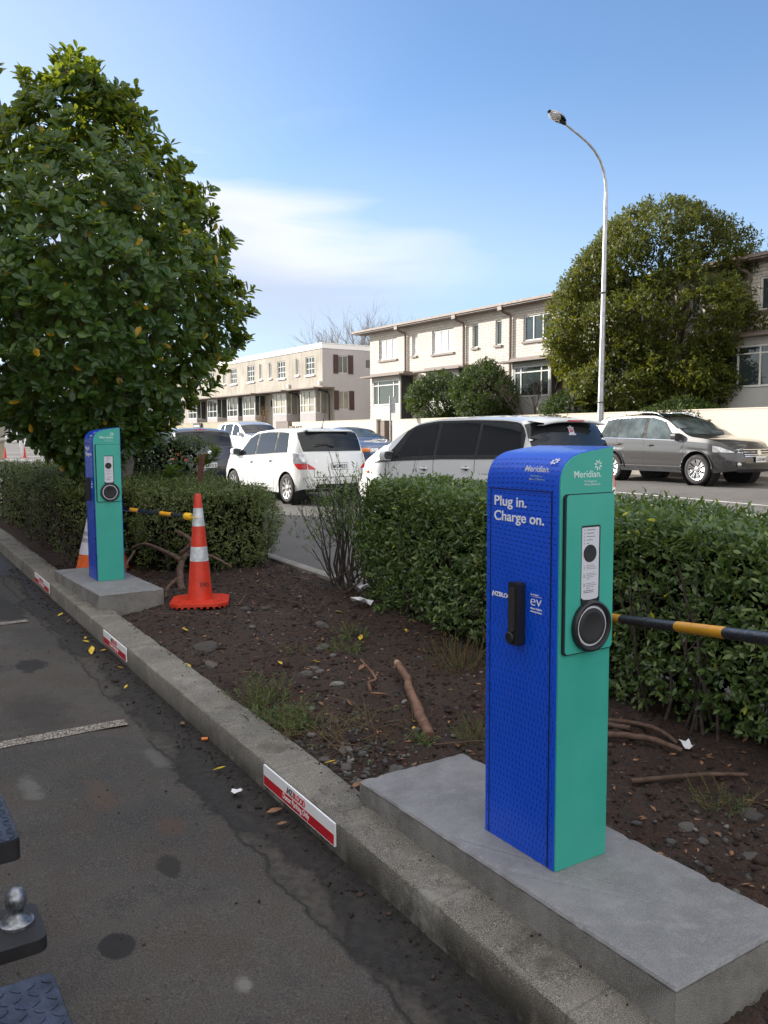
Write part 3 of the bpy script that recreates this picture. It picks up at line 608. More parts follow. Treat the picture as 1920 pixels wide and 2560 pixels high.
# ================================================================== CONES AND BARS
def cone(loc,label,H=.93,mat='cone',bands=True,rz=0,txt=None,base=True,s=1.,rad2=None):
    r=empty('traffic_cone',loc,rz,label,'traffic cone')
    rb,rt=rad2 or (.110*s,.027*s)
    R=lambda z:rb+(rt-rb)*(z/H)
    mb=MB(); pr=[(R(.045*s),.045*s)]
    for i in range(1,20): z=.045*s+(H-.055*s)*i/19; pr.append((R(z),z))
    pr+=[(rt*.9,H),(rt*.55,H+.001),(rt*.5,H-.03)]
    mb.lathe(pr,(0,0,0),(0,0,1),40); mb.build('cone_shell',[mat],r,smooth=40)
    if base:
        mb=MB(); B=.235*s; c=.075*s; oc=[(-B+c,-B),(B-c,-B),(B,-B+c),(B,B-c),(B-c,B),(-B+c,B),(-B,B-c),(-B,-B+c)]
        mb.prism(oc,(0,0,.026*s),(1,0,0),(0,1,0),(0,0,1),.022*s); 
        for i in range(8):
            a=Vector(oc[i]+(0,)); b=Vector(oc[(i+1)%8]+(0,)); n=max(1,round((b-a).length/(.055*s)))
            for j in range(n): q=a.lerp(b,(j+.5)/n)*.95; mb.box((q.x-.010*s,q.y-.010*s,.010),(q.x+.010*s,q.y+.010*s,.026*s),.002)
        mb.prism([(x*.72,y*.72) for x,y in oc],(0,0,.048*s),(1,0,0),(0,1,0),(0,0,1),.006*s)
        mb.build('cone_base',[mat],r)
    if bands:
        for z0,z1 in ((.665,.815),(.375,.495)):
            mb=MB(); mb.lathe([(R(z0*s)+.0014,z0*s),(R((z0+z1)/2*s)+.0014,(z0+z1)/2*s),(R(z1*s)+.0014,z1*s)],(0,0,0),(0,0,1),40,.0)
            mb.f=mb.f[:-2]; mb.mi=mb.mi[:-2]; mb.build('reflective_band',['reflect'],r,smooth=True)
    if txt:
        o=text(txt,.048,'black_ink',r,(0,0,0),(1,0,0),(0,0,1),'lettering',.0006,width=.078)
        me=o.data; 
        for v in me.vertices:
            x,d,z=v.co.x+.012,v.co.y,v.co.z+.168; rr=R(z)+.0012-d; a=x/rr; v.co=(rr*math.sin(a),-rr*math.cos(a),z)
        me.update()
    return r
cpos=soilP(6.62,2.39,-.012)
cone(tuple(cpos),'tall orange cone lettered ERS with two silver bands, standing on bare soil',txt='ERS',rz=rad(8))
c2=ST(8.62,2.09,.08); k2=cone(tuple(c2),'old orange cone with a white paper sleeve, half hidden behind the far pedestal',mat='cone2',bands=False,rz=rad(20),H=.95,base=False,rad2=(.27,.035))
mb=MB(); R2=lambda z:.27+(.035-.27)*(z/.95)
mb.lathe([(R2(z)+.004,z) for z in (.21,.3,.4,.5,.6,.72)],(0,0,0),(0,0,1),24,.3); mb.f=mb.f[:-2]; mb.mi=mb.mi[:-2]; sv=mb.build('paper_sleeve',['label_w'],k2)
for i,(tx,z) in enumerate((('BLOOD',.40),('SERVICE',.335))):
    o=text(tx,.05,'grey_ink',sv,(0,0,0),(1,0,0),(0,0,1),'lettering',.0004,width=.15); me=o.data
    for v in me.vertices:
        x,d,zz=v.co.x-.30,v.co.y,v.co.z+z; rr=R2(zz)+.0065; a=x/rr; v.co=(rr*math.sin(a),-rr*math.cos(a)-.001,zz)
    me.update()
def bar(a,b,segs,r0,label,hub=None,joint=None):
    a=Vector(a);b=Vector(b); L=(b-a).length; d=(b-a).normalized(); r=empty('barrier_bar',a,0,label,'barrier bar')
    mb=MB(); pos=0
    for ln,mi in segs:
        mb.m=mi; mb.tube([d*pos,d*min(L,pos+ln)],r0,20,cap=(pos==0)); pos+=ln
        if pos>=L: break
    mb.build('pole',['barblack','yellow'],r,smooth=True)
    if joint:
        mb=MB(); mb.tube([d*joint,d*(joint+.05),d*(joint+.052)],[r0*1.12,r0*1.12,r0*.9],20); mb.build('telescopic_collar',['barblack'],r,smooth=30)
    if hub:
        mb=MB(); q=b-a; mb.tube([q-d*.085,q-d*.075,q-d*.02,q],[r0*1.0,r0*1.75,r0*1.75,r0*1.2],16); mb.build('end_cap',['yellow2'],r,smooth=40)
        mb=MB(); P=[]; hr=hub
        mb.tube([q+d*(hr)+Vector((math.cos(x)*hr,math.sin(x)*hr,0)) for x in [2*math.pi*i/24 for i in range(25)]],.004,6); mb.build('cone_ring',['yellow2'],r,smooth=True)
    return r
ch=cpos+Vector((0,0,.735))
bar((-2.55,7.70,.955),(ch.x-.063,ch.y+.03,ch.z+.002),[(.35,0),(.13,1),(.33,0),(.16,1),(.4,0)],.0175,'black and yellow striped bar slung between the far pedestal and the tall cone',hub=.052,joint=.66)
bar((1.075,4.30,.66),(1.15,1.90,1.09),[(.55,1),(.67,0),(.42,1),(.9,0)],.0205,'black and yellow striped bar running right from behind the front pedestal before the hedge',joint=.86)
# rusty leaning post in the left hedge
r=empty('rusty_post',tuple(soilP(8.9,3.3)),0,'rusty steel post leaning out of the left hedge','metal post')
mb=MB(); mb.prism([(-.03,-.012),(.03,-.012),(.03,.012),(-.03,.012)],(-.18,0,-.1),(1,0,0),(0,1,0),Vector((.15,.05,1.22)),1.0); mb.build('post_bar',['rust'],r)
# ================================================================== REAR STEP OF A PARKED VEHICLE
r=empty('rear_step_bumper',tuple(ST(2.2,-.2,-.03)),KROT,'black chequer-plate step bumper with tow ball at the left edge','tow bar')
Hs=.48
def plate_part(x0,x1,y1,name):
    mb=MB(); pl_=rrect(x0,x1,-y1,.6,.022); mb.prism(pl_,(0,0,Hs-.062),(1,0,0),(0,1,0),(0,0,1),.060); b=mb.build(name,['stepbody'],r)
    mb=MB(); mb.m=0; mb.prism(rrect(x0+.003,x1-.003,-y1+.003,.6,.02),(0,0,Hs-.002),(1,0,0),(0,1,0),(0,0,1),.004)
    nx=int((x1-x0)/.030)
    for i in range(nx):
        for j in range(20):
            cx=x0+.02+i*.030; cy=-y1+.02+j*.030; a=rad(45 if (i+j)%2 else -45)
            if cx>x1-.014: continue
            d=Vector((math.cos(a),math.sin(a),0)); e=Vector((-d.y,d.x,0)); c0=Vector((cx,cy,Hs+.002))
            mb.prism([(-.013,0),(-.006,.0032),(.006,.0032),(.013,0),(.006,-.0032),(-.006,-.0032)],c0,d,e,(0,0,1),.0018)
    mb.build('chequer_top',['step'],b); return b
# local x along Kv from s=2.2, local y = -(t+.2)
plate_part(.29,.66,.548,'far_step'); plate_part(-.95,-.385,.505,'near_step')
mb=MB(); mb.box((-1.2,.25,.30),(1.2,.45,.44),.01); mb.box((-.10,-.0,.36),(-.02,.4,.42)); mb.box((.05,.0,.36),(.10,.4,.42)); mb.build('cross_beam',['stepbody'],r)
mb=MB(); mb.prism(rrect(-.115,.075,-.545,.3,.03),(0,0,.365),(1,0,0),(0,1,0),(0,0,1),.034); mb.build('tow_tongue',['stepbody'],r)
mb=MB(); mb.lathe([(.041,.398),(.041,.406),(.032,.409),(.030,.418),(.0195,.424),(.0175,.440),(.0245,.448),(.0265,.462),(.0255,.474),(.019,.486),(.009,.492),(0,.493)],(-.01,-.488,0),(0,0,1),32); mb.build('tow_ball',['ball'],r,smooth=60)
mb=MB(); mb.lathe([(.016,.33),(.016,.365)],(-.01,-.488,0),(0,0,1),6); mb.build('ball_nut',['ball'],r)
# ================================================================== LOOSE THINGS
stm=varmat('stone',[(.055,.05,.048),(.13,.12,.11),(.32,.31,.30)])
def stone(p,sz,label,v,group='stones lying on the soil'):
    n=26; import bmesh
    bm=bmesh.new(); bmesh.ops.create_icosphere(bm,subdivisions=2,radius=1); sd_=random.random()*99
    for q in bm.verts:
        c=q.co; k=.72+.5*float(vnoise(np.array(c.x*1.7+sd_),np.array(c.y*1.7+c.z*2.1),int(sd_)))+.12*float(vnoise(np.array(c.x*5+sd_),np.array(c.y*5-c.z*4),3)); q.co=c*k
    me=bpy.data.meshes.new('stone'); bm.to_mesh(me); bm.free(); me.materials.append(stm); a=me.attributes.new('rnd','FLOAT','POINT'); a.data.foreach_set('value',np.full(len(me.vertices),v,dtype=np.float32))
    o=bpy.data.objects.new('stone',me); C.objects.link(o); o.location=p; o.scale=(sz*random.uniform(.8,1.25),sz*random.uniform(.6,1.),sz*random.uniform(.35,.6)); o.rotation_euler=(random.uniform(-.3,.3),random.uniform(-.3,.3),random.uniform(0,6))
    tag(o,label,'stone',group); return o
SL=[(5.39,2.88,.06,.35,'dark rounded stone near the bare stems of the right hedge'),(4.92,2.63,.045,.3,'dark angular stone below the larger one by the hedge stems'),(5.64,2.43,.03,.5,'small brown stone right of the tall cone'),(5.04,1.88,.055,.55,'flat grey stone near the kerb, left of centre'),(4.43,2.25,.05,.4,'brown stone at the middle of the bare soil'),(4.43,2.35,.028,.75,'small pale stone touching the brown stone'),(4.30,2.25,.024,.85,'small light stone below the brown stone'),(4.18,2.33,.04,.98,'whitish flat stone left of the cut branch'),(4.54,2.37,.035,.6,'buff stone above the brown stone'),(4.74,2.61,.03,.8,'pale stone at the foot of the weeds'),(6.22,2.62,.055,.25,'dark stone just right of the tall cone base'),(6.14,2.76,.05,.2,'dark stone half buried farther right of the cone'),(6.36,3.19,.03,.7,'light pebble far back on the soil'),(3.71,2.49,.018,.95,'tiny white stone beside the cut branch'),(3.38,1.93,.034,.8,'grey chunk of rubble below the weeds'),(3.23,1.84,.036,.7,'grey rubble lump near the kerb top'),(3.02,1.98,.055,.5,'brown rock at the corner of the front pad'),(3.36,1.80,.026,.65,'small rubble piece against the kerb'),(5.46,2.0,.08,.2,'long dark rock lying behind the kerb'),(1.7,2.62,.035,.6,'grey rock behind the front pad at lower right'),(1.85,2.56,.03,.55,'small grey rock touching the front pad edge'),(1.97,2.62,.028,.75,'pale rock behind the front pedestal'),(1.9,2.93,.05,.3,'brown rock at the right edge of the picture')]
for s,t_,z,v,l in SL: stone(soilP(s,t_,z*.12),z,l,v)
def leafobj(p,L,mat,label,rz,group,cat='fallen leaf',bend=.3,tilt=.1):
    V=[];n=7
    for i in range(n):
        u=i/(n-1); wd=.46*L*math.sin(math.pi*min(1,u*.92+.04))**.8*(.6+.5*u if u<.7 else .95-(u-.7)*1.2)
        for j in (-1,0,1): V.append((u*L-L/2,j*wd/2*(1 if j else 0),.004+bend*L*(u-.5)**2+(.10*L if j else 0)*math.sin(math.pi*u)))
    F=[(3*i+j,3*i+j+1,3*i+j+4,3*i+j+3) for i in range(n-1) for j in (0,1)]
    o=fast('fallen_leaf',V,F,M[mat],smooth=True); sm=o.modifiers.new('t','SOLIDIFY'); sm.thickness=.0008
    o.location=p; o.rotation_euler=(random.uniform(-tilt,tilt),random.uniform(-tilt,tilt),rz); return tag(o,label,cat,group)
G1='yellow fallen leaves'; G2='brown dead leaves'
for s,t_,L,l in [(5.91,2.01,.055,'yellow leaf on soil just behind the kerb, left of the cone base'),(5.14,1.76,.07,'yellow leaf on the soil edge by the kerb, left of centre'),(4.64,2.43,.075,'yellow leaf above the group of small stones'),(4.93,2.94,.08,'bright yellow leaf under the hedge stems'),(4.91,3.31,.05,'orange-yellow leaf in the dark under the right hedge'),(5.68,3.19,.06,'yellow leaf at the foot of the bare hedge stems'),(3.34,2.3,.05,'small yellow leaf at the lower end of the cut branch'),(3.30,1.80,.055,'yellow leaf on rubble right behind the kerb'),(4.71,2.22,.06,'pale leaf beside the yellow-green sprig')]:
    leafobj(soilP(s,t_,.008),L,'yleaf',l,random.uniform(0,6),G1,tilt=.3)
for s,t_,L,l in [(4.37,2.61,.07,'reddish brown leaf right of the small stones'),(3.86,2.42,.10,'long tan leaf left of the cut branch'),(3.95,2.1,.05,'brown leaf below the whitish stone'),(3.86,2.22,.06,'thin pale brown leaf in the middle of the soil'),(3.02,1.78,.07,'rusty leaf near the kerb above the near sign'),(3.03,2.33,.06,'curled tan leaf by the pad corner'),(3.58,2.23,.04,'small brown leaf among the dry stems')]:
    leafobj(soilP(s,t_,.01),L,'bleaf',l,random.uniform(0,6),G2,tilt=.4)
for s,t_,L,mt,l in [(7.36,1.42,.06,'yleaf','yellow leaf in the gutter below the far pad'),(6.47,1.42,.05,'yleaf','yellow leaf in the gutter just above the middle sign'),(6.36,1.40,.06,'yleaf','amber leaf among others beside the middle sign'),(6.08,1.38,.11,'yleaf','long yellow leaf in the gutter in front of the middle sign'),(6.05,1.45,.05,'yleaf','yellow leaf touching the middle kerb sign'),(5.56,1.44,.05,'yleaf','yellow leaf in the gutter past the middle sign'),(5.14,1.36,.04,'yleaf','small brown-yellow leaf alone in the gutter'),(3.67,1.40,.062,'yleaf','single yellow leaf in the gutter above the near sign'),(4.34,1.45,.055,'bleaf','curled brown leaf in the gutter'),(3.14,1.44,.07,'bleaf','dead curled leaf below the near sign'),(3.02,1.42,.05,'bleaf','second dead leaf below the near sign, nearer the camera'),(7.09,1.43,.05,'bleaf','brown leaf in the gutter below the far pad'),(5.64,1.44,.05,'bleaf','brown leaf by the end of the middle sign')]:
    leafobj(ST(s,t_,-.024),L,mt,l,random.uniform(0,6),G1 if mt=='yleaf' else G2,tilt=.35)
def scrap(p,s_,label,name='paper_scrap',mat='paper'):
    mb=MB(); P=[[(x*s_*.5+random.uniform(-.1,.1)*s_,y*s_*.35,.006+abs(random.uniform(0,.45))*s_) for x in (-1,-.4,.1,1)] for y in (-1,0,1)]; mb.grid(P); o=mb.build(name,[mat]); o.location=p; o.rotation_euler=(0,0,random.uniform(0,6)); sm=o.modifiers.new('t','SOLIDIFY'); sm.thickness=.001; tag(o,label,'litter'); return o
scrap(ST(3.39,1.37,-.026),.05,'torn white paper scrap in the gutter'); scrap(soilP(2.45,3.25,.01),.07,'crumpled white paper on dark soil under the right hedge'); scrap(soilP(5.75,3.45,.02),.16,'crumpled pale plastic bag at the foot of the hedge stems','plastic_bag'); scrap(soilP(6.0,3.62,.08),.10,'smaller white litter caught among the hedge stems','plastic_bag')
mb=MB(); mb.tube([(0,0,.008),(.03,.01,.008)],.0085,12); o=mb.build('cigarette_butt',['amber'],smooth=40); o.location=ST(4.08,1.46,-.03); tag(o,'orange butt lying in the dark gutter','litter')
def branch(name,pts,r0,r1,mat,label,cat='branch',group=None,wob=.15,n=10,end=None,seg=14):
    pts=[Vector(p) for p in pts]; P=[]
    for i in range(seg+1):
        f=i/seg*(len(pts)-1); k=min(int(f),len(pts)-2); a=pts[max(k-1,0)]; b=pts[k]; c=pts[k+1]; d=pts[min(k+2,len(pts)-1)]; u=f-k
        q=.5*((2*b)+(c-a)*u+(2*a-5*b+4*c-d)*u*u+(3*b-a-3*c+d)*u**3); P.append(q+Vector((random.uniform(-1,1),random.uniform(-1,1),random.uniform(-1,1)))*r0*wob)
    mb=MB(); mb.tube(P,[(r0+(r1-r0)*i/seg)*random.uniform(.93,1.07) for i in range(seg+1)],n); o=mb.build(name,[mat],smooth=50); tag(o,label,cat,group); return o,P
b1,_=branch('cut_branch',[soilP(3.22,2.31,-.01),soilP(3.5,2.44,.025),soilP(3.75,2.56,.035),soilP(3.95,2.66,.045),soilP(4.15,2.74,.07)],.030,.020,'wood','thick cut branch lying on the soil left of the front pedestal',end=1)
mb=MB(); q=soilP(4.15,2.74,.07); d_=(soilP(4.15,2.74,.07)-soilP(3.95,2.66,.045)).normalized(); mb.tube([q-d_*.01,q+d_*.05,q+d_*.075],[.022,.018,.004],7); o=mb.build('broken_end',['woodend'],b1)
branch('stick',[soilP(3.95,2.42,.01),soilP(4.1,2.5,.02),soilP(4.12,2.56,.03),soilP(4.33,2.58,.08)],.011,.006,'wood','thin forked stick standing left of the cut branch',n=7)
for i,(pts,r0,l) in enumerate([([(3.1,2.75),(3.02,3.05),(2.75,3.2)],.02,'brown branch piece lying under the right hedge, behind the pedestal'),([(2.85,2.98),(2.6,3.12),(2.42,3.18)],.018,'split branch with pale broken end under the right hedge'),([(2.95,3.2),(2.7,3.3),(2.5,3.25)],.014,'thin branch crossing the others under the right hedge'),([(2.35,2.75),(2.2,3.05),(2.1,3.2)],.012,'grey stick on the dark soil at the right')]):
    branch('fallen_branch',[soilP(*p,.02+.02*(k%2)) for k,p in enumerate(pts)],r0,r0*.7,'root',l,'branch','branch pieces under the right hedge')
rt=[([(7.15,2.42,.05),(7.45,2.5,.10),(7.7,2.6,.2),(7.9,2.75,.34)],.035,.03),([(7.7,2.6,.24),(7.9,2.52,.30),(8.1,2.38,.36),(8.3,2.3,.30)],.022,.01),([(7.75,2.62,.30),(7.6,2.68,.42),(7.9,2.62,.50)],.024,.016),([(7.5,2.5,.1),(7.35,2.35,.06),(7.0,2.22,.05)],.024,.01),([(8.2,2.3,.28),(7.9,2.12,.16),(7.6,2.12,.06),(7.45,2.1,.02)],.013,.007),([(7.7,2.65,.28),(7.5,2.8,.30),(7.3,2.95,.2)],.018,.01)]
r=empty('tree_stump',tuple(soilP(7.7,2.65)),0,'tangled brown torn-up root stump behind the tall cone','stump')
for pts,a,b in rt:
    o,_=branch('root',[ST(p[0],p[1],p[2]+.06)-r.location for p in pts],a,b,'root',None,None,None,.12,9); 
    for k in ('label','category','group'):
        if k in o: del o[k]
    o.parent=r
for i,(pts,l) in enumerate([([(6.35,2.62),(6.55,2.8),(6.5,2.95),(6.0,3.02),(5.75,2.98)],'long thin root curving over soil right of the cone'),([(6.5,1.95),(6.2,2.05),(6.0,2.2)],'thin root on the soil between far pad and kerb'),([(6.95,2.95),(6.8,3.15),(6.85,3.4)],'thin root on the soil below the hedge mound'),([(4.75,1.95),(4.6,2.02),(4.5,1.97)],'short twig on the soil near the kerb'),([(5.3,2.15),(5.25,2.3),(5.05,2.35)],'short curved twig mid soil'),([(3.1,2.25),(2.95,2.5),(2.9,2.7)],'thin stick by the back corner of the front pad')]):
    branch('thin_root',[soilP(*p,.012+.03*(k%2)) for k,p in enumerate(pts)],.0045,.002,'root',l,'root','thin roots and twigs on the soil',.3,6)
# ================================================================== FOLIAGE
DIAM=(np.array([(0,0,0),(.5,.5,.06),(1,0,0),(.5,-.5,.06)]),np.array([(0,1,2),(0,2,3)]))
OBO=(np.array([(0,0,0),(.30,.22,.05),(.58,.46,.06),(.84,.44,.03),(1,.10,-.03),(1,-.10,-.03),(.84,-.44,.03),(.58,-.46,.06),(.30,-.22,.05),(.5,0,-.05)]),np.array([(i,i+1,9) for i in range(8)]+[(8,0,9)]))
LAN=(np.array([(0,0,0),(.3,.42,.05),(.65,.42,.05),(1,0,0),(.65,-.42,.05),(.3,-.42,.05)]),np.array([(0,1,5),(1,2,4),(1,4,5),(2,3,4)]))
def norm(a): return a/np.maximum(1e-9,np.linalg.norm(a,axis=1,keepdims=True))
def leafmesh(name,P,A,Nn,L,asp,mat,parent,shape=DIAM,rnd=None):
    T,F=shape; A=norm(A); B=norm(np.cross(Nn,A)); Nn=np.cross(A,B); n=len(P); L=np.asarray(L).reshape(-1,1)
    V=P[:,None,:]+L[:,:,None]*(A[:,None,:]*T[None,:,0:1]+B[:,None,:]*(T[None,:,1:2]*asp)+Nn[:,None,:]*T[None,:,2:3])
    Fc=(F[None]+(np.arange(n)*len(T))[:,None,None]).reshape(-1,3)
    r=RNG.random(n) if rnd is None else rnd
    return fast(name,V.reshape(-1,3),Fc,M[mat],parent,np.repeat(r,len(T)))
def rv(n): return norm(RNG.normal(size=(n,3)))
def whorls(tips,dirs,k,L,spread,jit=.0):
    """k leaves round every tip"""
    n=len(tips); P=np.repeat(tips,k,0); D=np.repeat(norm(dirs),k,0); u=norm(np.cross(D,rv(n*k))); A=norm(D*(1-spread)+u*spread*RNG.uniform(.6,1.5,(n*k,1))); Nn=norm(D*1.2-A*.3+rv(n*k)*.35)
    P=P-D*RNG.uniform(0,1,(n*k,1))*jit; Ls=L*RNG.uniform(.55,1.15,n*k); r=np.clip(np.repeat(RNG.random(n),k)*.5+RNG.random(n*k)*.5,0,1); r=np.where(RNG.random(n*k)<.012,1.,r*.975)
    return P,A,Nn,Ls,r
def sprays(tips,dirs,k,L,ln):
    """leaves along short twigs ending at the tips"""
    n=len(tips); P=np.repeat(tips,k,0); D=np.repeat(norm(dirs),k,0); f=np.tile(np.linspace(0,1,k),n)[:,None]; u=norm(np.cross(D,rv(n*k)))
    P=P-D*f*ln; A=norm(D*.55+u*.9); Nn=norm(D+rv(n*k)*.6+np.array([0,0,.5])); Ls=L*RNG.uniform(.55,1.2,n*k); r=np.clip(np.repeat(RNG.random(n),k)*.5+RNG.random(n*k)*.5,0,1); r=np.where(RNG.random(n*k)<.006,1.,r*.975)
    return P,A,Nn,Ls,r
def limbs(mb,a,b,r0,r1,depth,spread=.5,n=6,kids=3,kl=(.3,.55)):
    a=Vector(a);b=Vector(b); L=(b-a).length; P=[a]
    for i in range(1,5):
        f=i/4; P.append(a.lerp(b,f)+Vector((random.uniform(-1,1),random.uniform(-1,1),random.uniform(-.5,.5)))*L*.045*(1 if i<4 else .3))
    mb.tube(P,[r0+(r1-r0)*i/4 for i in range(5)],n,cap=False)
    if depth<=0: return
    d=(b-a).normalized()
    for i in range(kids):
        f=random.uniform(.45,1.); q=P[min(4,int(f*4))]; e=(d+Vector((random.gauss(0,1),random.gauss(0,1),random.gauss(.15,.6)))*spread).normalized()
        limbs(mb,q,q+e*L*random.uniform(*kl),r1*.9,r1*.45,depth-1,spread,max(4,n-1),kids,kl)
# ---- big-leaved tree at the left
def magnolia():
    base=ST(10.25,2.78,.06); r=empty('broadleaf_tree',tuple(base),0,'big glossy-leaved tree behind the far charging pedestal at the left','tree'); B=np.array(base); cx,cy=-3.50-B[0],9.95-B[1]
    zs=np.array([1.18,1.35,1.65,2.17,2.65,3.3,3.66,4.0,4.4,4.8,5.2,5.55,5.8]); rr=np.array([.2,.45,.78,1.38,1.70,1.82,1.72,1.56,1.28,.98,.70,.40,.15])
    def surf(n,depth):
        z=RNG.uniform(1.18,5.78,n*3); R=np.interp(z,zs,rr); keep=RNG.random(n*3)<R/1.95+.06; z=z[keep][:n]; R=R[keep][:n]; n=len(z); a=RNG.uniform(0,2*math.pi,n)
        nz_=fbm(np.cos(a)*2.2+5+z*.9,np.sin(a)*2.2+5+z*1.1,3,4)-.5; lump=1+.30*nz_*2
        f=1-np.abs(depth*RNG.normal(size=n)); f=np.clip(f,.05,1.04); x=np.cos(a)*R*lump*f; y=np.sin(a)*R*lump*f
        zz=z*1.0; out=np.stack([x/np.maximum(R,.1),y/np.maximum(R,.1),np.clip((z-3.1)/3.4,-.6,1)+.25],1); gp=fbm(x*1.9+4+y,z*1.9+y*1.3,3,21); kp=gp>.24+.17*np.clip((z-3.4)/2,0,1); return np.stack([x+cx,y+cy,zz-B[2]],1)[kp],out[kp]
    P1,D1=surf(3800,.12); P2,D2=surf(1500,.42)
    tips=np.concatenate([P1,P2]); dirs=norm(np.concatenate([D1,D2]))+rv(len(P1)+len(P2))*.45
    # ragged side shoots all round the outline
    ex=[];exd=[]
    for i in range(260):
        z=random.uniform(1.6,5.5); R_0=float(np.interp(z,zs,rr)); a=random.uniform(0,6.283); L=random.uniform(.03,.20)
        for f in np.linspace(0,1,4): ex.append((cx+math.cos(a)*(R_0*1.02+L*f),cy+math.sin(a)*(R_0*1.02+L*f),z-B[2]+L*f*.5)); exd.append((math.cos(a)*.7,math.sin(a)*.7,.7))
    tips=np.concatenate([tips,np.array(ex)]); dirs=np.concatenate([dirs,np.array(exd)])
    # long shoots standing out at the top
    sh=[]; sd_=[]; mb=MB()
    for px,pz,L in ((-.02,6.35,.5),(-.35,6.0,.55),(-.85,6.1,.65),(-1.1,5.8,.5),(.42,5.75,.45),(.72,5.62,.85),(.78,5.5,.6),(1.05,5.05,.6),(1.2,4.95,.75),(1.5,4.45,.4),(-.6,6.05,.5),(.1,6.1,.6),(1.65,3.7,.35),(1.9,3.1,.3),(1.35,1.75,.35),(1.15,1.55,.3),(-1.4,5.4,.6),(-1.6,5.0,.5),(.3,6.0,.4),(-.55,5.9,.7),(-.15,6.25,.55),(.12,6.05,.6),(-.7,6.15,.5),(-1.0,6.0,.7),(.25,5.85,.5),(.95,5.3,.5),(-.3,5.7,.6),(.6,5.5,.4),(1.3,4.7,.5),(-1.3,5.7,.5)):
        b=Vector((cx+px*.8,cy+random.uniform(-.5,.3),pz-.38-B[2]-L*.75)); e=Vector((cx+px+random.uniform(-.05,.1),b.y+random.uniform(-.1,.1),pz-.38-B[2]+L*.22))
        limbs(mb,b,e,.010,.004,0,.4,4,2)
        for _ in range(7):
            f=random.uniform(.45,1); q=b.lerp(e,f); sh.append((q.x+random.uniform(-.07,.07),q.y+random.uniform(-.07,.07),q.z)); sd_.append((random.uniform(-.5,.5),random.uniform(-.5,.5),1))
        sh.append(tuple(e)); sd_.append((.1,0,1)); sh.append((e.x,e.y,e.z-.07)); sd_.append((.1,0,1))
    P,A,Nn,Ls,rn=whorls(np.concatenate([tips,np.array(sh)]),np.concatenate([dirs,np.array(sd_)]),7,.130,.62,.05)
    leafmesh('crown',P,A,Nn,Ls,.46,'magleaf',r,OBO,rn)
    limbs(mb,(0,0,-.1),(-.02,-.02,1.45),.105,.085,0,n=12)
    for i in range(15):
        a=2*math.pi*i/15*2.4; z0=random.uniform(.75,1.7); R=random.uniform(.9,1.55); z1=random.uniform(1.5,4.6); R*=np.interp(z1+.2,zs,rr)/2.3; limbs(mb,(0,-.02,z0),(cx+math.cos(a)*R,cy+math.sin(a)*R,z1-B[2]),.045,.014,2,.45,7,3)
    limbs(mb,(0,0,1.4),(cx,cy,4.1),.075,.02,2,.4,8,4); limbs(mb,(-.03,.02,-.05),(-.5,.1,1.35),.05,.035,0,n=8)
    mb.build('trunk',['magbark'],r,smooth=True)
magnolia()
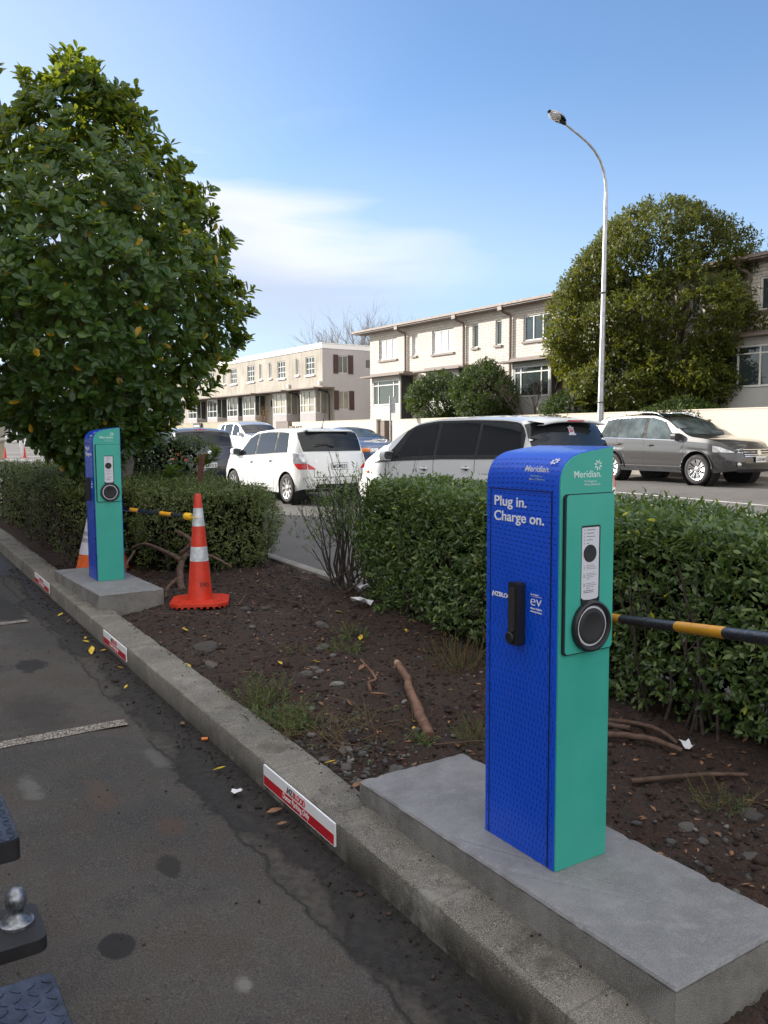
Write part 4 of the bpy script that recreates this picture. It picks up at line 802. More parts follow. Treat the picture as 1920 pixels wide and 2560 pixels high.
# ---- hedges
def hedge(name,label,cat,foot,ztop,zbot,leafL,asp,n,mat,twigs=True,k=7,bulge=.07,gap=None,depth=.10,coreM='core',lump=.10,topbias=1.0,seed=1,group=None,rag=.05):
    """foot: polygon in (s,t); leaves in a shell round the prism"""
    ft=np.array(foot); c=ft.mean(0); r=empty(name,tuple(ST(c[0],c[1],.06)),0,label,cat,group); O=np.array(r.location)
    e=np.roll(ft,-1,0)-ft; le=np.linalg.norm(e,axis=1); area=.5*abs(np.sum(ft[:,0]*np.roll(ft[:,1],-1)-np.roll(ft[:,0],-1)*ft[:,1])); H=ztop-zbot
    ns=int(n*le.sum()*H/(le.sum()*H+area*topbias)); nt_=n-ns
    cu=np.concatenate([[0],np.cumsum(le)]); u=RNG.uniform(0,cu[-1],ns); i=np.searchsorted(cu,u,side='right')-1; i=np.clip(i,0,len(ft)-1); f=(u-cu[i])/le[i]
    sp=ft[i]+e[i]*f[:,None]; nrm=np.stack([e[i][:,1],-e[i][:,0]],1)/le[i][:,None]
    sgn=1 if np.sum(ft[:,0]*np.roll(ft[:,1],-1)-np.roll(ft[:,0],-1)*ft[:,1])>0 else -1; nrm=nrm*sgn
    z=zbot+H*RNG.random(ns)**.92; h=(z-zbot)/H
    prof=bulge*np.sin(np.pi*np.clip(h,0,1))-.10*np.clip(h-.88,0,1)*5*.5-.04
    d=prof+lump*(fbm(u*2.1+seed,z*3.,3,seed)-.5)*2-np.abs(RNG.normal(0,depth,ns))
    keep=np.ones(ns,bool)
    if gap is not None: keep=RNG.random(ns)<np.clip((z-zbot)/gap+.25+ (fbm(u*1.7,z*1.7,2,seed+9)-.5)*1.6,0.02,1)
    sp=sp+nrm*d[:,None]; W=np.array([Kv[:2],Nv[:2]]); side=np.concatenate([sp@W,z[:,None]],1); sn=np.concatenate([nrm@W,np.full((ns,1),.35)],1); side=side[keep]; sn=sn[keep]; ssg=sp[keep][:,0]
    # top
    lo=ft.min(0); hi=ft.max(0); q=RNG.uniform(lo,hi,(nt_*4,2)); ins=np.ones(len(q),bool)
    for a in range(len(ft)):
        nn=np.array([e[a][1],-e[a][0]])/le[a]*sgn; ins&=((q-ft[a])@nn<.0)
    q=q[ins][:nt_]; zt=ztop+lump*.7*(fbm(q[:,0]*2.,q[:,1]*2.,3,seed+3)-.5)*2-np.abs(RNG.normal(0,depth*.8,len(q)))+np.where(RNG.random(len(q))<rag,RNG.uniform(0,.07,len(q)),0)
    edge=np.min([-(q-ft[a])@(np.array([e[a][1],-e[a][0]])/le[a]*sgn) for a in range(len(ft))],0); zt-=.07*np.clip(1-edge/.12,0,1)**2
    top=np.concatenate([q@W,zt[:,None]],1); tips=np.concatenate([side,top]); dirs=np.concatenate([sn,np.tile([0,0,1.],(len(top),1))])+rv(len(side)+len(top))*.55
    sv=np.concatenate([ssg,q[:,0]]); tips[:,2]+=.0217*(np.minimum(sv,12)-1.85)
    P,A,Nn,Ls,rn=sprays(tips-O,dirs,k,leafL,leafL*2.2)
    leafmesh('foliage',P,A,Nn,Ls,asp,mat,r,LAN if leafL>.028 else DIAM,rn)
    # filler leaves well inside, near-black so the inner shade is in their colour
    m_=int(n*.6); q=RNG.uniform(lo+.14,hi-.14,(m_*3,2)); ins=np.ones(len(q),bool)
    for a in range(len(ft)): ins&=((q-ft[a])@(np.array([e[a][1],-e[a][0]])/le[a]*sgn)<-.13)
    q=q[ins][:m_]; zi=RNG.uniform(zbot+.08,ztop-.10,len(q)); P=np.concatenate([q@W,(zi+.0217*(np.minimum(q[:,0],12)-1.85))[:,None]],1)-O; leafmesh('inner_shade_foliage',P,rv(len(q)),rv(len(q)),RNG.uniform(.05,.11,len(q)),.7,'core',r)
    if twigs:
        mb=MB(); cnt=int(area*26)
        for _ in range(cnt):
            f=RNG.random(); a=int(RNG.integers(len(ft))); p0=ft[a]+(ft[(a+1)%len(ft)]-ft[a])*f; p0=p0+(c-p0)*RNG.uniform(.08,.6)
            b=ST(p0[0],p0[1],.05)-Vector(O); d=Vector((random.uniform(-.22,.22),random.uniform(-.22,.22),random.uniform(.4,.95)*(ztop-.05))); limbs(mb,b,b+d*.9,.010,.004,1,.4,4,3)
        mb.build('stems',['twig'],r)
    return r
hedge('clipped_hedge','dense clipped green hedge behind the front pedestal, running off to the right','hedge',[(6.1,3.62),(6.1,4.45),(-.4,4.45),(-.4,3.42),(2.2,3.42),(4.3,3.40)],1.16,.09,.044,.42,20000,'hedgeleaf',gap=.18,k=6,bulge=.09,depth=.075,lump=.075,seed=2)
hedge('clipped_hedge','flat-topped hedge behind the left tree trunk beside the far road','hedge',[(16.5,3.0),(16.5,3.95),(10.1,3.95),(10.1,3.0)],1.43,.1,.034,.42,8000,'hedgeleaf',k=5,seed=5,lump=.09)
hedge('garden_bush','lower straggly green bush along the kerb, left of the far pedestal','bush',[(15.5,1.88),(15.5,2.9),(12,3.0),(8.7,3.0),(8.5,2.1),(9.3,1.90),(11.,1.86)],1.0,.04,.032,.36,12500,'hedgeleaf2',k=5,seed=8,lump=.2,gap=.06,rag=.15,depth=.12)
hedge('garden_bush','rounded green bush behind the tall cone','bush',[(10.6,2.45),(10.6,3.85),(8.2,3.85),(7.7,3.5),(7.8,2.8),(8.3,2.35)],.96,.06,.031,.36,15000,'hedgeleaf2',k=5,seed=13,lump=.16,gap=.22,rag=.15,depth=.11,bulge=.10)
# leggy end of the right hedge: bare stems with leaves at the top
r=empty('leggy_shrub',tuple(soilP(6.45,3.75)),0,'leggy shrub with bare grey stems at the left end of the right hedge','shrub'); O=r.location; mb=MB(); T=[];D=[]
for i in range(34):
    s0=random.uniform(6.05,6.75); t0=random.uniform(3.62,4.0); b=ST(s0,t0,.07)-O; tp=ST(s0+random.uniform(-.25,.30),t0+random.uniform(-.3,.25),random.uniform(.75,1.16))-O
    limbs(mb,b,tp,random.uniform(.006,.013),.004,2,.35,5,2)
    for _ in range(26):
        f=random.uniform(.62,1.05); q=b.lerp(tp,f); T.append((q.x+random.gauss(0,.07),q.y+random.gauss(0,.07),q.z+random.gauss(0,.05))); D.append((random.gauss(0,.4),random.gauss(0,.4),1))
for i in range(16):
    a=ST(random.uniform(6.0,6.7),random.uniform(3.6,3.95),random.uniform(.05,.3))-O; limbs(mb,a,a+Vector((random.uniform(-.4,.4),random.uniform(-.3,.3),random.uniform(.1,.6))),.010,.004,1,.5,5,3)
for i in range(7):  # low side sprays
    a=ST(6.1+random.uniform(-.5,.3),3.55,.09)-O; e=a+Vector((random.uniform(-.15,.45),random.uniform(-.45,-.1),random.uniform(.03,.16))); limbs(mb,a,e,.006,.003,0,n=4)
    for f in np.linspace(.3,1,8): q=a.lerp(e,f); T.append(tuple(q)); D.append(tuple((e-a).normalized()))
mb.build('stems',['twig'],r); P,A,Nn,Ls,rn=sprays(np.array(T),np.array(D),6,.042,.07); leafmesh('foliage',P,A,Nn,Ls,.3,'hedgeleaf',r,LAN,rn)
def weed(s,t_,n,L,h,label,mat='weedleaf',sp=.12,asp=.22,stem=True,cat='weed'):
    r=empty('weed_clump',tuple(soilP(s,t_)),0,label,cat); T=[];D=[]; mb=MB()
    for i in range(n):
        a=random.uniform(0,6.28); q=Vector((math.cos(a),math.sin(a),0))*sp*random.random()**.6; z0=float(soilz(np.array(s),np.array(t_)))*0; b=q; e=b+Vector((q.x*.6+random.gauss(0,.03),q.y*.6+random.gauss(0,.03),h*random.uniform(.4,1.1)))
        if stem: mb.tube([b,b.lerp(e,.5)+Vector((random.gauss(0,.008),random.gauss(0,.008),0)),e],[.0022,.0018,.001],4,cap=False)
        for f in np.linspace(.25,1,6): T.append(tuple(b.lerp(e,f))); D.append(((e-b).normalized().x,(e-b).normalized().y,(e-b).normalized().z))
    if stem: mb.build('stems',['weedstem'] if False else [M['drygrass']],r)
    P,A,Nn,Ls,rn=sprays(np.array(T),np.array(D),3,L,.02); leafmesh('foliage',P,A,Nn,Ls,asp,mat,r,DIAM,rn); return r
weed(4.22,1.86,46,.024,.17,'leafy green weed clump behind the kerb, upper one of three along the path edge',sp=.13)
weed(3.95,1.83,40,.026,.13,'bushy green weed clump by the kerb between two others',sp=.12)
weed(3.72,1.82,30,.030,.11,'low bright weed clump nearest the near sign',sp=.10)
weed(4.92,2.42,14,.012,.05,'feathery yellow-green sprig lying on open soil',sp=.07,mat='weedleaf')
weed(4.75,2.72,26,.022,.08,'low weeds beside the pale stones under the leggy shrub',sp=.12)
weed(5.05,2.95,26,.02,.09,'small weed patch at the foot of the leggy shrub',sp=.13)
weed(4.03,3.12,60,.016,.20,'feathery bright green fern at the foot of the right hedge',sp=.15,asp=.14)
weed(3.05,2.50,44,.020,.11,'bright grassy tuft behind the front pad, left of the pedestal',sp=.11,asp=.12)
weed(3.21,2.25,14,.022,.06,'tiny weed near the lower end of the cut branch',sp=.05)
weed(2.0,2.9,22,.02,.08,'sparse weed on the dark soil right of the front pedestal',sp=.12,asp=.15)
r=empty('dry_weeds',tuple(soilP(3.5,1.98)),0,'tangle of dry brown stems with sparse leaves between kerb and cut branch','weed'); mb=MB(); T=[];D=[]
for i in range(80):
    a=Vector((random.gauss(0,.16),random.gauss(0,.13),0)); e=a+Vector((random.gauss(0,.12),random.gauss(0,.10),random.uniform(.02,.17))); mb.tube([a,a.lerp(e,.5)+Vector((random.gauss(0,.02),random.gauss(0,.02),.02)),e],[.0022,.0018,.0009],4,cap=False)
    if i%2: T.append(tuple(e)); D.append(tuple((e-a).normalized()))
mb.build('dry_stems',[M['drygrass']],r); P,A,Nn,Ls,rn=sprays(np.array(T),np.array(D),5,.02,.06); leafmesh('foliage',P,A,Nn,Ls,.25,'weedleaf',r,DIAM,rn)
# leaf litter too fine to count
n=1500; s=RNG.uniform(.5,9,n); t_=1.76+2.05*RNG.random(n)**.8; z=soilz(s,t_)+.0217*(s-1.85)+.006; W=np.array([Kv[:2],Nv[:2]]); P=np.concatenate([np.stack([s,t_],1)@W,z[:,None]],1)
o=leafmesh('leaf_litter',P,np.concatenate([rv(n)[:,:2],RNG.normal(0,.15,(n,1))],1),np.tile([0,0,1.],(n,1))+rv(n)*.4,RNG.uniform(.012,.045,n),.4,'bleaf',None,DIAM); tag(o,kind='stuff')
mb=MB()
for i in range(700):
    s,t_=random.uniform(.6,9),random.uniform(1.76,3.85); p=soilP(s,t_,.004); a=random.uniform(0,6.28); L=random.uniform(.02,.11); d=Vector((math.cos(a),math.sin(a),random.uniform(-.1,.3)))*L; mb.tube([p,p+d*.5+Vector((0,0,.004)),p+d],[.0016,.0016,.001],4,cap=False)
tag(mb.build('twig_litter',['root']),kind='stuff')
# ---- street trees beyond the road
def roundtree(name,label,base,zs,rr,n,L,mat,center=(0,0),k=8,trunk=(.16,2.5),depth=.16,lump=.22,seed=3,cat='tree',shape=LAN,asp=.4,lf=1.3,sq=1.):
    r=empty(name,tuple(base),0,label,cat); zs=np.array(zs);rr=np.array(rr); N_=n*4; z=RNG.uniform(zs[0],zs[-1],N_); R=np.interp(z,zs,rr); kp=RNG.random(N_)<R/rr.max()+.05; z=z[kp][:n];R=R[kp][:n]; n=len(z); a=RNG.uniform(0,6.283,n)
    nn=fbm(np.cos(a)*lf+7+z*lf*.4,np.sin(a)*lf+7+z*lf*.5,3,seed)-.5; n2=fbm(np.cos(a)*lf*3+z*1.1,np.sin(a)*lf*3+z*1.3+4,3,seed+4)-.5
    f=1+lump*2*nn+lump*.9*n2-np.abs(RNG.normal(0,depth,n)); f=np.clip(f,.05,1.25); zj=z+n2*.25*rr.max()*lump
    T=np.stack([np.cos(a)*R*f,np.sin(a)*R*f,zj],1); T[:,:2]-=np.outer(T[:,:2]@np.array([N2.x,N2.y])*(1-sq),[N2.x,N2.y]); T[:,0]+=center[0]; T[:,1]+=center[1]; zm=(zs[0]+zs[-1])/2; D=np.stack([np.cos(a),np.sin(a),np.clip((z-zm)/(zs[-1]-zm),-.5,1)+.15],1)+rv(n)*.5
    gapn=fbm(T[:,0]*1.1+9,T[:,2]*1.3+T[:,1]*1.1,3,seed+7); keep=gapn>.335; T=T[keep];D=D[keep]
    P,A,Nn,Ls,rn=sprays(T,D,k,L,L*2.5); leafmesh('crown',P,A,Nn,Ls,asp,mat,r,shape,rn); mb=MB()
    limbs(mb,(0,0,-.1),(center[0]*.5,center[1]*.5,trunk[1]),trunk[0],trunk[0]*.8,0,n=10)
    for i in range(16):
        aa=6.283*i/16*2.3; z1=random.uniform(zs[0]+.3,zs[-1]*.85); R=np.interp(z1,zs,rr)*random.uniform(.35,.6); limbs(mb,(center[0]*.5,center[1]*.5,trunk[1]*random.uniform(.6,1)),(center[0]+math.cos(aa)*R,center[1]+math.sin(aa)*R,z1),trunk[0]*.5,trunk[0]*.12,2,.5,6,3)
    mb.build('trunk',['twig'],r,smooth=True); return r
tb=KN(16.95,21.9,.75)
roundtree('street_tree','large round evergreen tree behind the wall, right of the lamp post',tb,[1.45,1.8,2.5,3.4,4.4,5.4,6.3,7.1,7.7,8.15],[1.6,2.6,3.25,3.5,3.55,3.4,3.0,2.35,1.6,.5],15500,.14,'treeleaf',center=(.1,.1),k=8,lump=.36,depth=.14,seed=6,trunk=(.2,2.4),lf=1.5,sq=.85)
roundtree('front_garden_bush','dark rounded garden tree before the brick houses, left of two',KN(26.15,20.75,.8),[1.35,1.7,2.2,2.7,3.1,3.45],[.9,1.35,1.55,1.35,.9,.2],2400,.11,'bushleaf',trunk=(.05,1.2),lump=.34,seed=9,cat='bush')
roundtree('front_garden_bush','dark rounded garden tree before the brick houses, right of two and slightly taller',KN(23.4,20.75,.8),[1.35,1.8,2.3,2.9,3.3,3.65],[.9,1.3,1.6,1.3,.8,.2],2400,.11,'bushleaf',trunk=(.05,1.2),lump=.40,seed=19,cat='bush')
roundtree('front_garden_bush','low dense bush under the big street tree, behind the lamp post',KN(18.9,20.6,.8),[.7,1.1,1.6,2.0,2.35],[1.2,1.35,1.25,.9,.2],1700,.10,'bushleaf',trunk=(.05,.8),lump=.16,seed=29,cat='bush')
roundtree('front_garden_bush','dark hedge bush at the foot of the big street tree',KN(14.7,20.5,.8),[.7,1.1,1.5,1.9],[1.5,1.7,1.3,.2],1700,.10,'bushleaf',trunk=(.05,.8),lump=.16,seed=39,cat='bush')
def bare(name,label,base,H,n,r0,mat,spread,depth,lean=.35,cat='tree',kids=4):
    r=empty(name,tuple(base),0,label,cat); mb=MB(); limbs(mb,(0,0,-.1),(0,0,H*.28),r0,r0*.8,0,n=7)
    for i in range(n):
        a=6.283*i/n*1.7; limbs(mb,(0,0,H*random.uniform(.18,.28)),(math.cos(a)*H*lean*random.uniform(.5,1.1),math.sin(a)*H*lean*random.uniform(.5,1.1),H*random.uniform(.6,.8)),r0*.5,r0*.16,depth,spread,5,kids,(.4,.7))
    mb.build('branches',[mat] if isinstance(mat,str) else [mat],r); return r
bare('bare_tree','small bare reddish tree before the grey bay window, left of the big street tree',KN(20.9,20.8,.9),3.3,7,.06,'twig',.45,3,.34)
bare('bare_tree','tall leafless tree rising behind the white flats',KN(54,34,.8),9.0,14,.2,'greytwig',.34,3,.30,kids=5)
bare('bare_tree','leafless tree behind the roof gap between flats and brick houses',KN(50.5,35,.8),9.2,13,.2,'greytwig',.34,3,.28,kids=5)
r=empty('orange_shrub',tuple(KN(41.6,20.6,.9)),0,'wispy orange shrub before the round window of the white flats','shrub'); T=[];D=[];mb=MB()
for i in range(70):
    e=Vector((random.gauss(0,.28),random.gauss(0,.28),random.uniform(1.1,2.5))); mb.tube([(e.x*.4,e.y*.4,0),e*.6,e],[.01,.007,.003],4,cap=False); T+= [tuple(e*f) for f in np.linspace(.5,1,7)]; D+=[tuple(e.normalized())]*7
mb.build('stems',['twig'],r); P,A,Nn,Ls,rn=sprays(np.array(T),np.array(D),4,.07,.1); leafmesh('foliage',P,A,Nn,Ls,.3,'orshrub',r,DIAM,rn)
SHX,SHY,SHH=-12.5,19.6,9.0
# ================================================================== BUILDINGS
FR2=Matrix(((-K2.x,N2.x,0,0),(-K2.y,N2.y,0,0),(0,0,1,0),(0,0,0,1)))   # local: x to the right along the street, y away, z up
BROT=math.atan2(-K2.y,-K2.x)
def bempty(name,k,n,z,label,cat,group=None): return empty(name,tuple(KN(k,n,z)),BROT,label,cat,group)
class BF:
    """mesh builder in building coordinates (k,n,z) under a root empty at (k0,n0,z0)"""
    def __init__(s,k0,n0,z0): s.o=(k0,n0,z0); s.mb=MB()
    def L(s,k,n,z): return (s.o[0]-k,n-s.o[1],z-s.o[2])
    def box(s,k0,k1,n0,n1,z0,z1): s.mb.box(s.L(k0,n0,z0),s.L(k1,n1,z1))
    def quad(s,*p): s.mb.quad(*[s.L(*q) for q in p])
    def wall(s,k0,k1,z0,z1,n,holes,depth=.13):
        ks=sorted({k0,k1}|{v for h in holes for v in h[:2]}); zs=sorted({z0,z1}|{v for h in holes for v in h[2:]})
        for a,b in zip(ks,ks[1:]):
            for c,d in zip(zs,zs[1:]):
                km,zm=(a+b)/2,(c+d)/2
                if any(h[0]<km<h[1] and h[2]<zm<h[3] for h in holes): continue
                s.quad((a,n,c),(b,n,c),(b,n,d),(a,n,d))
        for a,b,c,d in holes:
            s.quad((a,n,c),(a,n+depth,c),(a,n+depth,d),(a,n,d)); s.quad((b,n,c),(b,n+depth,c),(b,n+depth,d),(b,n,d)); s.quad((a,n,c),(b,n,c),(b,n+depth,c),(a,n+depth,c)); s.quad((a,n,d),(b,n,d),(b,n+depth,d),(a,n+depth,d))
    def build(s,name,mats,parent,**k): return s.mb.build(name,mats,parent,**k)
def window(root,o,k0,k1,z0,z1,n,vb=(),hb=(),fm='frame_w',gm='pane',fw=.05,sill=None,end=False,name='window'):
    """front-facing window (plane n) ; end=True: plane k=n, k0,k1 are n values"""
    B=BF(*o)
    def bx(a,b,c,d,t0,t1):
        if end: B.box(n-t0 if False else n+t0,n+t1,a,b,c,d)
        else: B.box(a,b,n+t0,n+t1,c,d)
    sg=(-.06,.0) if end else (-.0,.06)
    bx(k0,k1,z0,z0+fw,*sg); bx(k0,k1,z1-fw,z1,*sg); bx(k0,k0+fw,z0+fw,z1-fw,*sg); bx(k1-fw,k1,z0+fw,z1-fw,*sg)
    zt=z1-fw
    for f in vb: 
        kk=k0+(k1-k0)*f; bx(kk-fw*.4,kk+fw*.4,z0+fw,zt,sg[0]+.005,sg[1]-.005)
    for f in hb:
        q=z0+(z1-z0)*f; bx(k0+fw,k1-fw,q-fw*.35,q+fw*.35,sg[0]+.008,sg[1]-.008)
    w_=B.build(name,[fm],root); 
    G=BF(*o)
    if end: G.quad((n-.035,k0+.01,z0+.01),(n-.035,k1-.01,z0+.01),(n-.035,k1-.01,z1-.01),(n-.035,k0+.01,z1-.01))
    else: G.quad((k0+.01,n+.035,z0+.01),(k1-.01,n+.035,z0+.01),(k1-.01,n+.035,z1-.01),(k0+.01,n+.035,z1-.01))
    G.build('pane',[gm],w_)
    if sill: 
        S=BF(*o); S.box(k0-.05,k1+.05,n-.12,n+.02,z0-.09,z0-.003); S.build('sill',[sill],w_)
    return w_
# ---- brick terrace
o=(22.,22.8,.75); r=bempty('brick_terrace',*o,'cream brick two-storey terraced houses with grey bay windows, across the road','houses'); FN=22.8
up=[(31.93,33.40,5.19,6.17),(30.39,30.74,5.2,6.17),(27.77,29.27,5.15,6.16),(26.2,26.57,5.19,6.15),(24.81,25.17,5.17,6.15),(22.1,23.59,5.17,6.14),(20.35,20.7,5.17,6.14),(17.6,19.1,5.17,6.14),(15.9,16.25,5.17,6.14),(12.4,13.95,5.14,6.1),(9.5,11,5.14,6.1),(7.6,8,5.14,6.1)]
lo=[(30.44,30.75,2.75,4.14),(26.2,26.5,2.7,4.1),(24.9,25.2,2.7,4.1),(20.4,20.75,2.7,4.1),(16.0,16.3,2.7,4.1)]
B=BF(*o); B.wall(5.,34.18,.6,6.55,FN,up+lo,.14); B.quad((34.18,FN,.6),(34.18,FN+9,.6),(34.18,FN+9,6.55),(34.18,FN,6.55)); B.quad((5,FN,.6),(5,FN+9,.6),(5,FN+9,6.55),(5,FN,6.55)); B.quad((34.18,FN+9,.6),(5,FN+9,.6),(5,FN+9,6.55),(34.18,FN+9,6.55)); B.build('brick_wall',['brick'],r)
B=BF(*o); B.box(5,34.17,FN-.02,FN+.01,.6,2.55); B.build('plinth',['panelg'],r)
B=BF(*o); B.box(4.6,34.95,FN-.50,FN-.42,6.53,6.65); B.box(4.6,34.9,FN-.42,FN+.2,6.52,6.56); B.build('eave',['brown'],r)
B=BF(*o); B.box(4.6,35.0,FN-.55,FN-.503,6.585,6.65); B.build('gutter',['gatebr'],r)
B=BF(*o); nt_=60
for i in range(30):
    n0=FN-.50+i*.32; z0=6.655+i*.026; B.box(4.55,35.0,n0,n0+.34,z0,z0+.03)
B.build('roof',['roof'],r)
for a,b,c,d in up+lo:
    wide=(b-a)>1; bright=a in (31.93,27.77,30.39)
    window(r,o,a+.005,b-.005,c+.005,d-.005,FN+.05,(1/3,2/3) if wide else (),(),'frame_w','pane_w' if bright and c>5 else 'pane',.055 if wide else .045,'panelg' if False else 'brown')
for a in (31.31,27.19,24.38,21.0,17.2,14.4):
    B=BF(*o); q=B.L
    B.mb.tube([q(a,FN-.45,6.52),q(a,FN-.42,6.40),q(a-.16,FN-.12,6.25),q(a-.16,FN-.08,6.1),q(a-.16,FN-.08,.8)],.055,8); B.box(a+.12,a-.12,FN-.53,FN-.38,6.42,6.62); B.build('downpipe',['brown'],r)
def bay(kL,kR,n0,z0,z1,sill,hd,root,o,roofk,mat='panelg',cols=(.22,.8),side='blackm'):
    B=BF(*o); B.box(kR,kL,n0,FN-.002,z0,sill-.02); B.box(kR,kR+.08,n0,FN-.002,sill-.02,z1); B.box(kL-.08,kL,n0,FN-.002,sill-.02,z1); B.box(kR,kL,n0,FN-.002,hd,z1); b=B.build('bay',[mat],root)
    B=BF(*o); B.box(kR-.012,kR-.002,n0+.06,FN-.003,z0,z1-.02); B.build('bay_side',[side],b)
    B=BF(*o); B.box(roofk[1],roofk[0],n0-.35,FN-.003,z1+.005,z1+.07); B.box(roofk[1]+.02,roofk[0]-.5,n0-.1,FN-.004,z1+.07,z1+.16); B.build('canopy',['brown'],b)
    window(b,o,kR+.085,kL-.085,sill,hd-.005,n0+.02,cols,(.80,),'frame_w','pane',.06)
bay(33.0,30.7,22.1,.8,4.32,3.02,4.17,r,o,(33.5,30.3)); bay(28.8,26.6,22.1,.8,4.32,3.02,4.17,r,o,(29.3,26.2)); bay(23.45,21.45,22.1,.8,4.32,3.02,4.17,r,o,(23.95,21.3)); bay(19.2,17.2,22.1,.8,4.32,2.95,4.15,r,o,(19.7,16.9)); bay(14.9,12.0,22.1,.8,4.32,2.93,4.12,r,o,(15.4,11.6),cols=(.27,.5,.75)); bay(10.6,8.4,22.1,.8,4.32,2.93,4.12,r,o,(11,8.2))
# ---- white flats
o=(40.,22.8,.8); r=bempty('white_flats',*o,'stained white two-storey flats with flat roof and dark shutters, left of the brick houses','flats'); FN=22.8; KE=38.76; RC=23.55
up=[(39.63,40.58,4.94,5.92),(41.33,41.71,5.02,5.92),(42.97,43.92,4.95,5.94),(44.66,45.04,5.04,5.95),(45.93,46.31,5.05,5.96),(47.0,47.98,4.98,5.97),(49.55,50.5,4.98,5.97),(51.3,51.7,5.05,5.96),(53.1,54.1,4.98,5.97),(56,57,4.98,5.97)]
endh=[(23.78,24.41,4.99,5.94),(23.80,24.46,3.05,4.03),(25.54,26.0,5.28,5.83)]
B=BF(*o); B.wall(KE,62,4.24,6.27,FN,up,.12); B.quad((KE,FN,4.24),(62,FN,4.24),(62,RC,4.24),(KE,RC,4.24)); B.build('upper_wall',['stucco'],r)
B=BF(*o); B.wall(KE,62,.6,4.24,RC,[],.1); B.build('lower_wall',['stucco'],r)
# end wall, with openings, in plane k=KE
B=BF(*o)
ns=sorted({FN,RC,32.}|{v for h in endh for v in h[:2]}); zs=sorted({.6,4.24,6.27}|{v for h in endh for v in h[2:]})
for a,b in zip(ns,ns[1:]):
    for c,d in zip(zs,zs[1:]):
        nm2,zm=(a+b)/2,(c+d)/2
        if any(h[0]<nm2<h[1] and h[2]<zm<h[3] for h in endh) or (zm<4.24 and nm2<RC): continue
        B.quad((KE,a,c),(KE,b,c),(KE,b,d),(KE,a,d))
for a,b,c,d in endh:
    for p,q in (((a,c),(b,c)),((b,c),(b,d)),((b,d),(a,d)),((a,d),(a,c))): B.quad((KE,p[0],p[1]),(KE,q[0],q[1]),(KE+.12,q[0],q[1]),(KE+.12,p[0],p[1]))
B.quad((62,FN,.6),(62,32,.6),(62,32,6.27),(62,FN,6.27)); B.quad((KE,32,.6),(62,32,.6),(62,32,6.27),(KE,32,6.27)); B.build('end_wall',['stucco2'],r)
B=BF(*o); B.box(KE-.03,62.1,FN-.04,32.1,6.275,6.52); B.box(KE-.06,62.1,FN-.07,32.13,6.525,6.56); B.build('roof_fascia',['fascia'],r)
for a,b,c,d in up: window(r,o,a+.005,b-.005,c+.005,d-.005,FN+.04,(.36,.68) if b-a>.6 else (.5,),(.34,.67) if b-a>.6 else (),'frame_w','pane',.045,'fascia')
for i,(a,b,c,d) in enumerate(endh):
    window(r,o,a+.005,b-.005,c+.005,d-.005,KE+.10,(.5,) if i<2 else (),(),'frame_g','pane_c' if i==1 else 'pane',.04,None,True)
    if i<2:
        for x0,x1 in ((a-.30,a-.01),(b+.01,b+.31)):
            B=BF(*o); B.box(KE-.05,KE-.004,x0,x1,c-.02,d+.03)
            for j in range(9): zz=c+.04+j*(d-c-.06)/9; B.box(KE-.058,KE-.051,x0+.03,x1-.03,zz,zz+.06)
            B.build('shutter',['dkbrown'],r)
def fbay(kL,kR,gm,kr2):
    n0=22.86; B=BF(*o); B.box(kR,kL,n0,RC-.002,.8,2.88); B.box(kR,kL,n0,RC-.002,4.12,4.235); B.box(kR,kR+.05,n0,n0+.05,2.88,4.12); b=B.build('bay',['stucco2'],r)
    window(b,o,kR+.055,kL-.02,2.885,4.115,n0+.01,(.42,.78),(.36,),'frame_w',gm,.06)
    B=BF(*o); B.quad((kR+.01,n0+.06,2.9),(kR+.01,RC-.01,2.9),(kR+.01,RC-.01,4.1),(kR+.01,n0+.06,4.1)); B.build('side_pane',[gm],b)
    B=BF(*o); B.box(kR-.02,kR+.03,n0+.3,n0+.34,2.88,4.12); B.build('side_mullion',['frame_w'],b)
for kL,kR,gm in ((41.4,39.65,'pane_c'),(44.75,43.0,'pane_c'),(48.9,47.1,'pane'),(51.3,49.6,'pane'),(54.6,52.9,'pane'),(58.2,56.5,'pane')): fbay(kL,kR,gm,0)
for a,b in ((41.85,38.79),(45.5,42.5),(51.6,46.4),(58.5,52.6)):
    B=BF(*o); B.box(b,a,22.25,RC-.01,4.165 if b>46 else 4.16,4.232); B.build('canopy',['brown'],r)
for a in (39.1,42.45):
    B=BF(*o); B.mb.tube([B.L(a,22.72,4.1),B.L(a,23.3,4.0),B.L(a,23.4,3.8),B.L(a,23.4,.8)],.05,8); B.build('downpipe',['darkmetal'],r)
for k in (46.05,45.25,41.75,49.2):
    B=BF(*o); B.mb.lathe([(.30,0),(.30,.03),(.24,.035)],B.L(k,RC-.002,3.62),(0,-1,0),24); w_=B.build('round_window',['frame_g'],r); B=BF(*o); B.mb.lathe([(.24,.0),(.24,.037)],B.L(k,RC-.004,3.62),(0,-1,0),24); B.box(k-.015,k+.015,RC-.047,RC-.042,3.39,3.85); B.box(k-.23,k+.23,RC-.047,RC-.042,3.605,3.635); B.build('round_pane',['pane'],w_)
for k in (42.45,38.95):
    B=BF(*o); B.box(k,k+.14,FN-.12,FN-.003,4.36,4.56); B.build('wall_lamp',['fascia'],r)
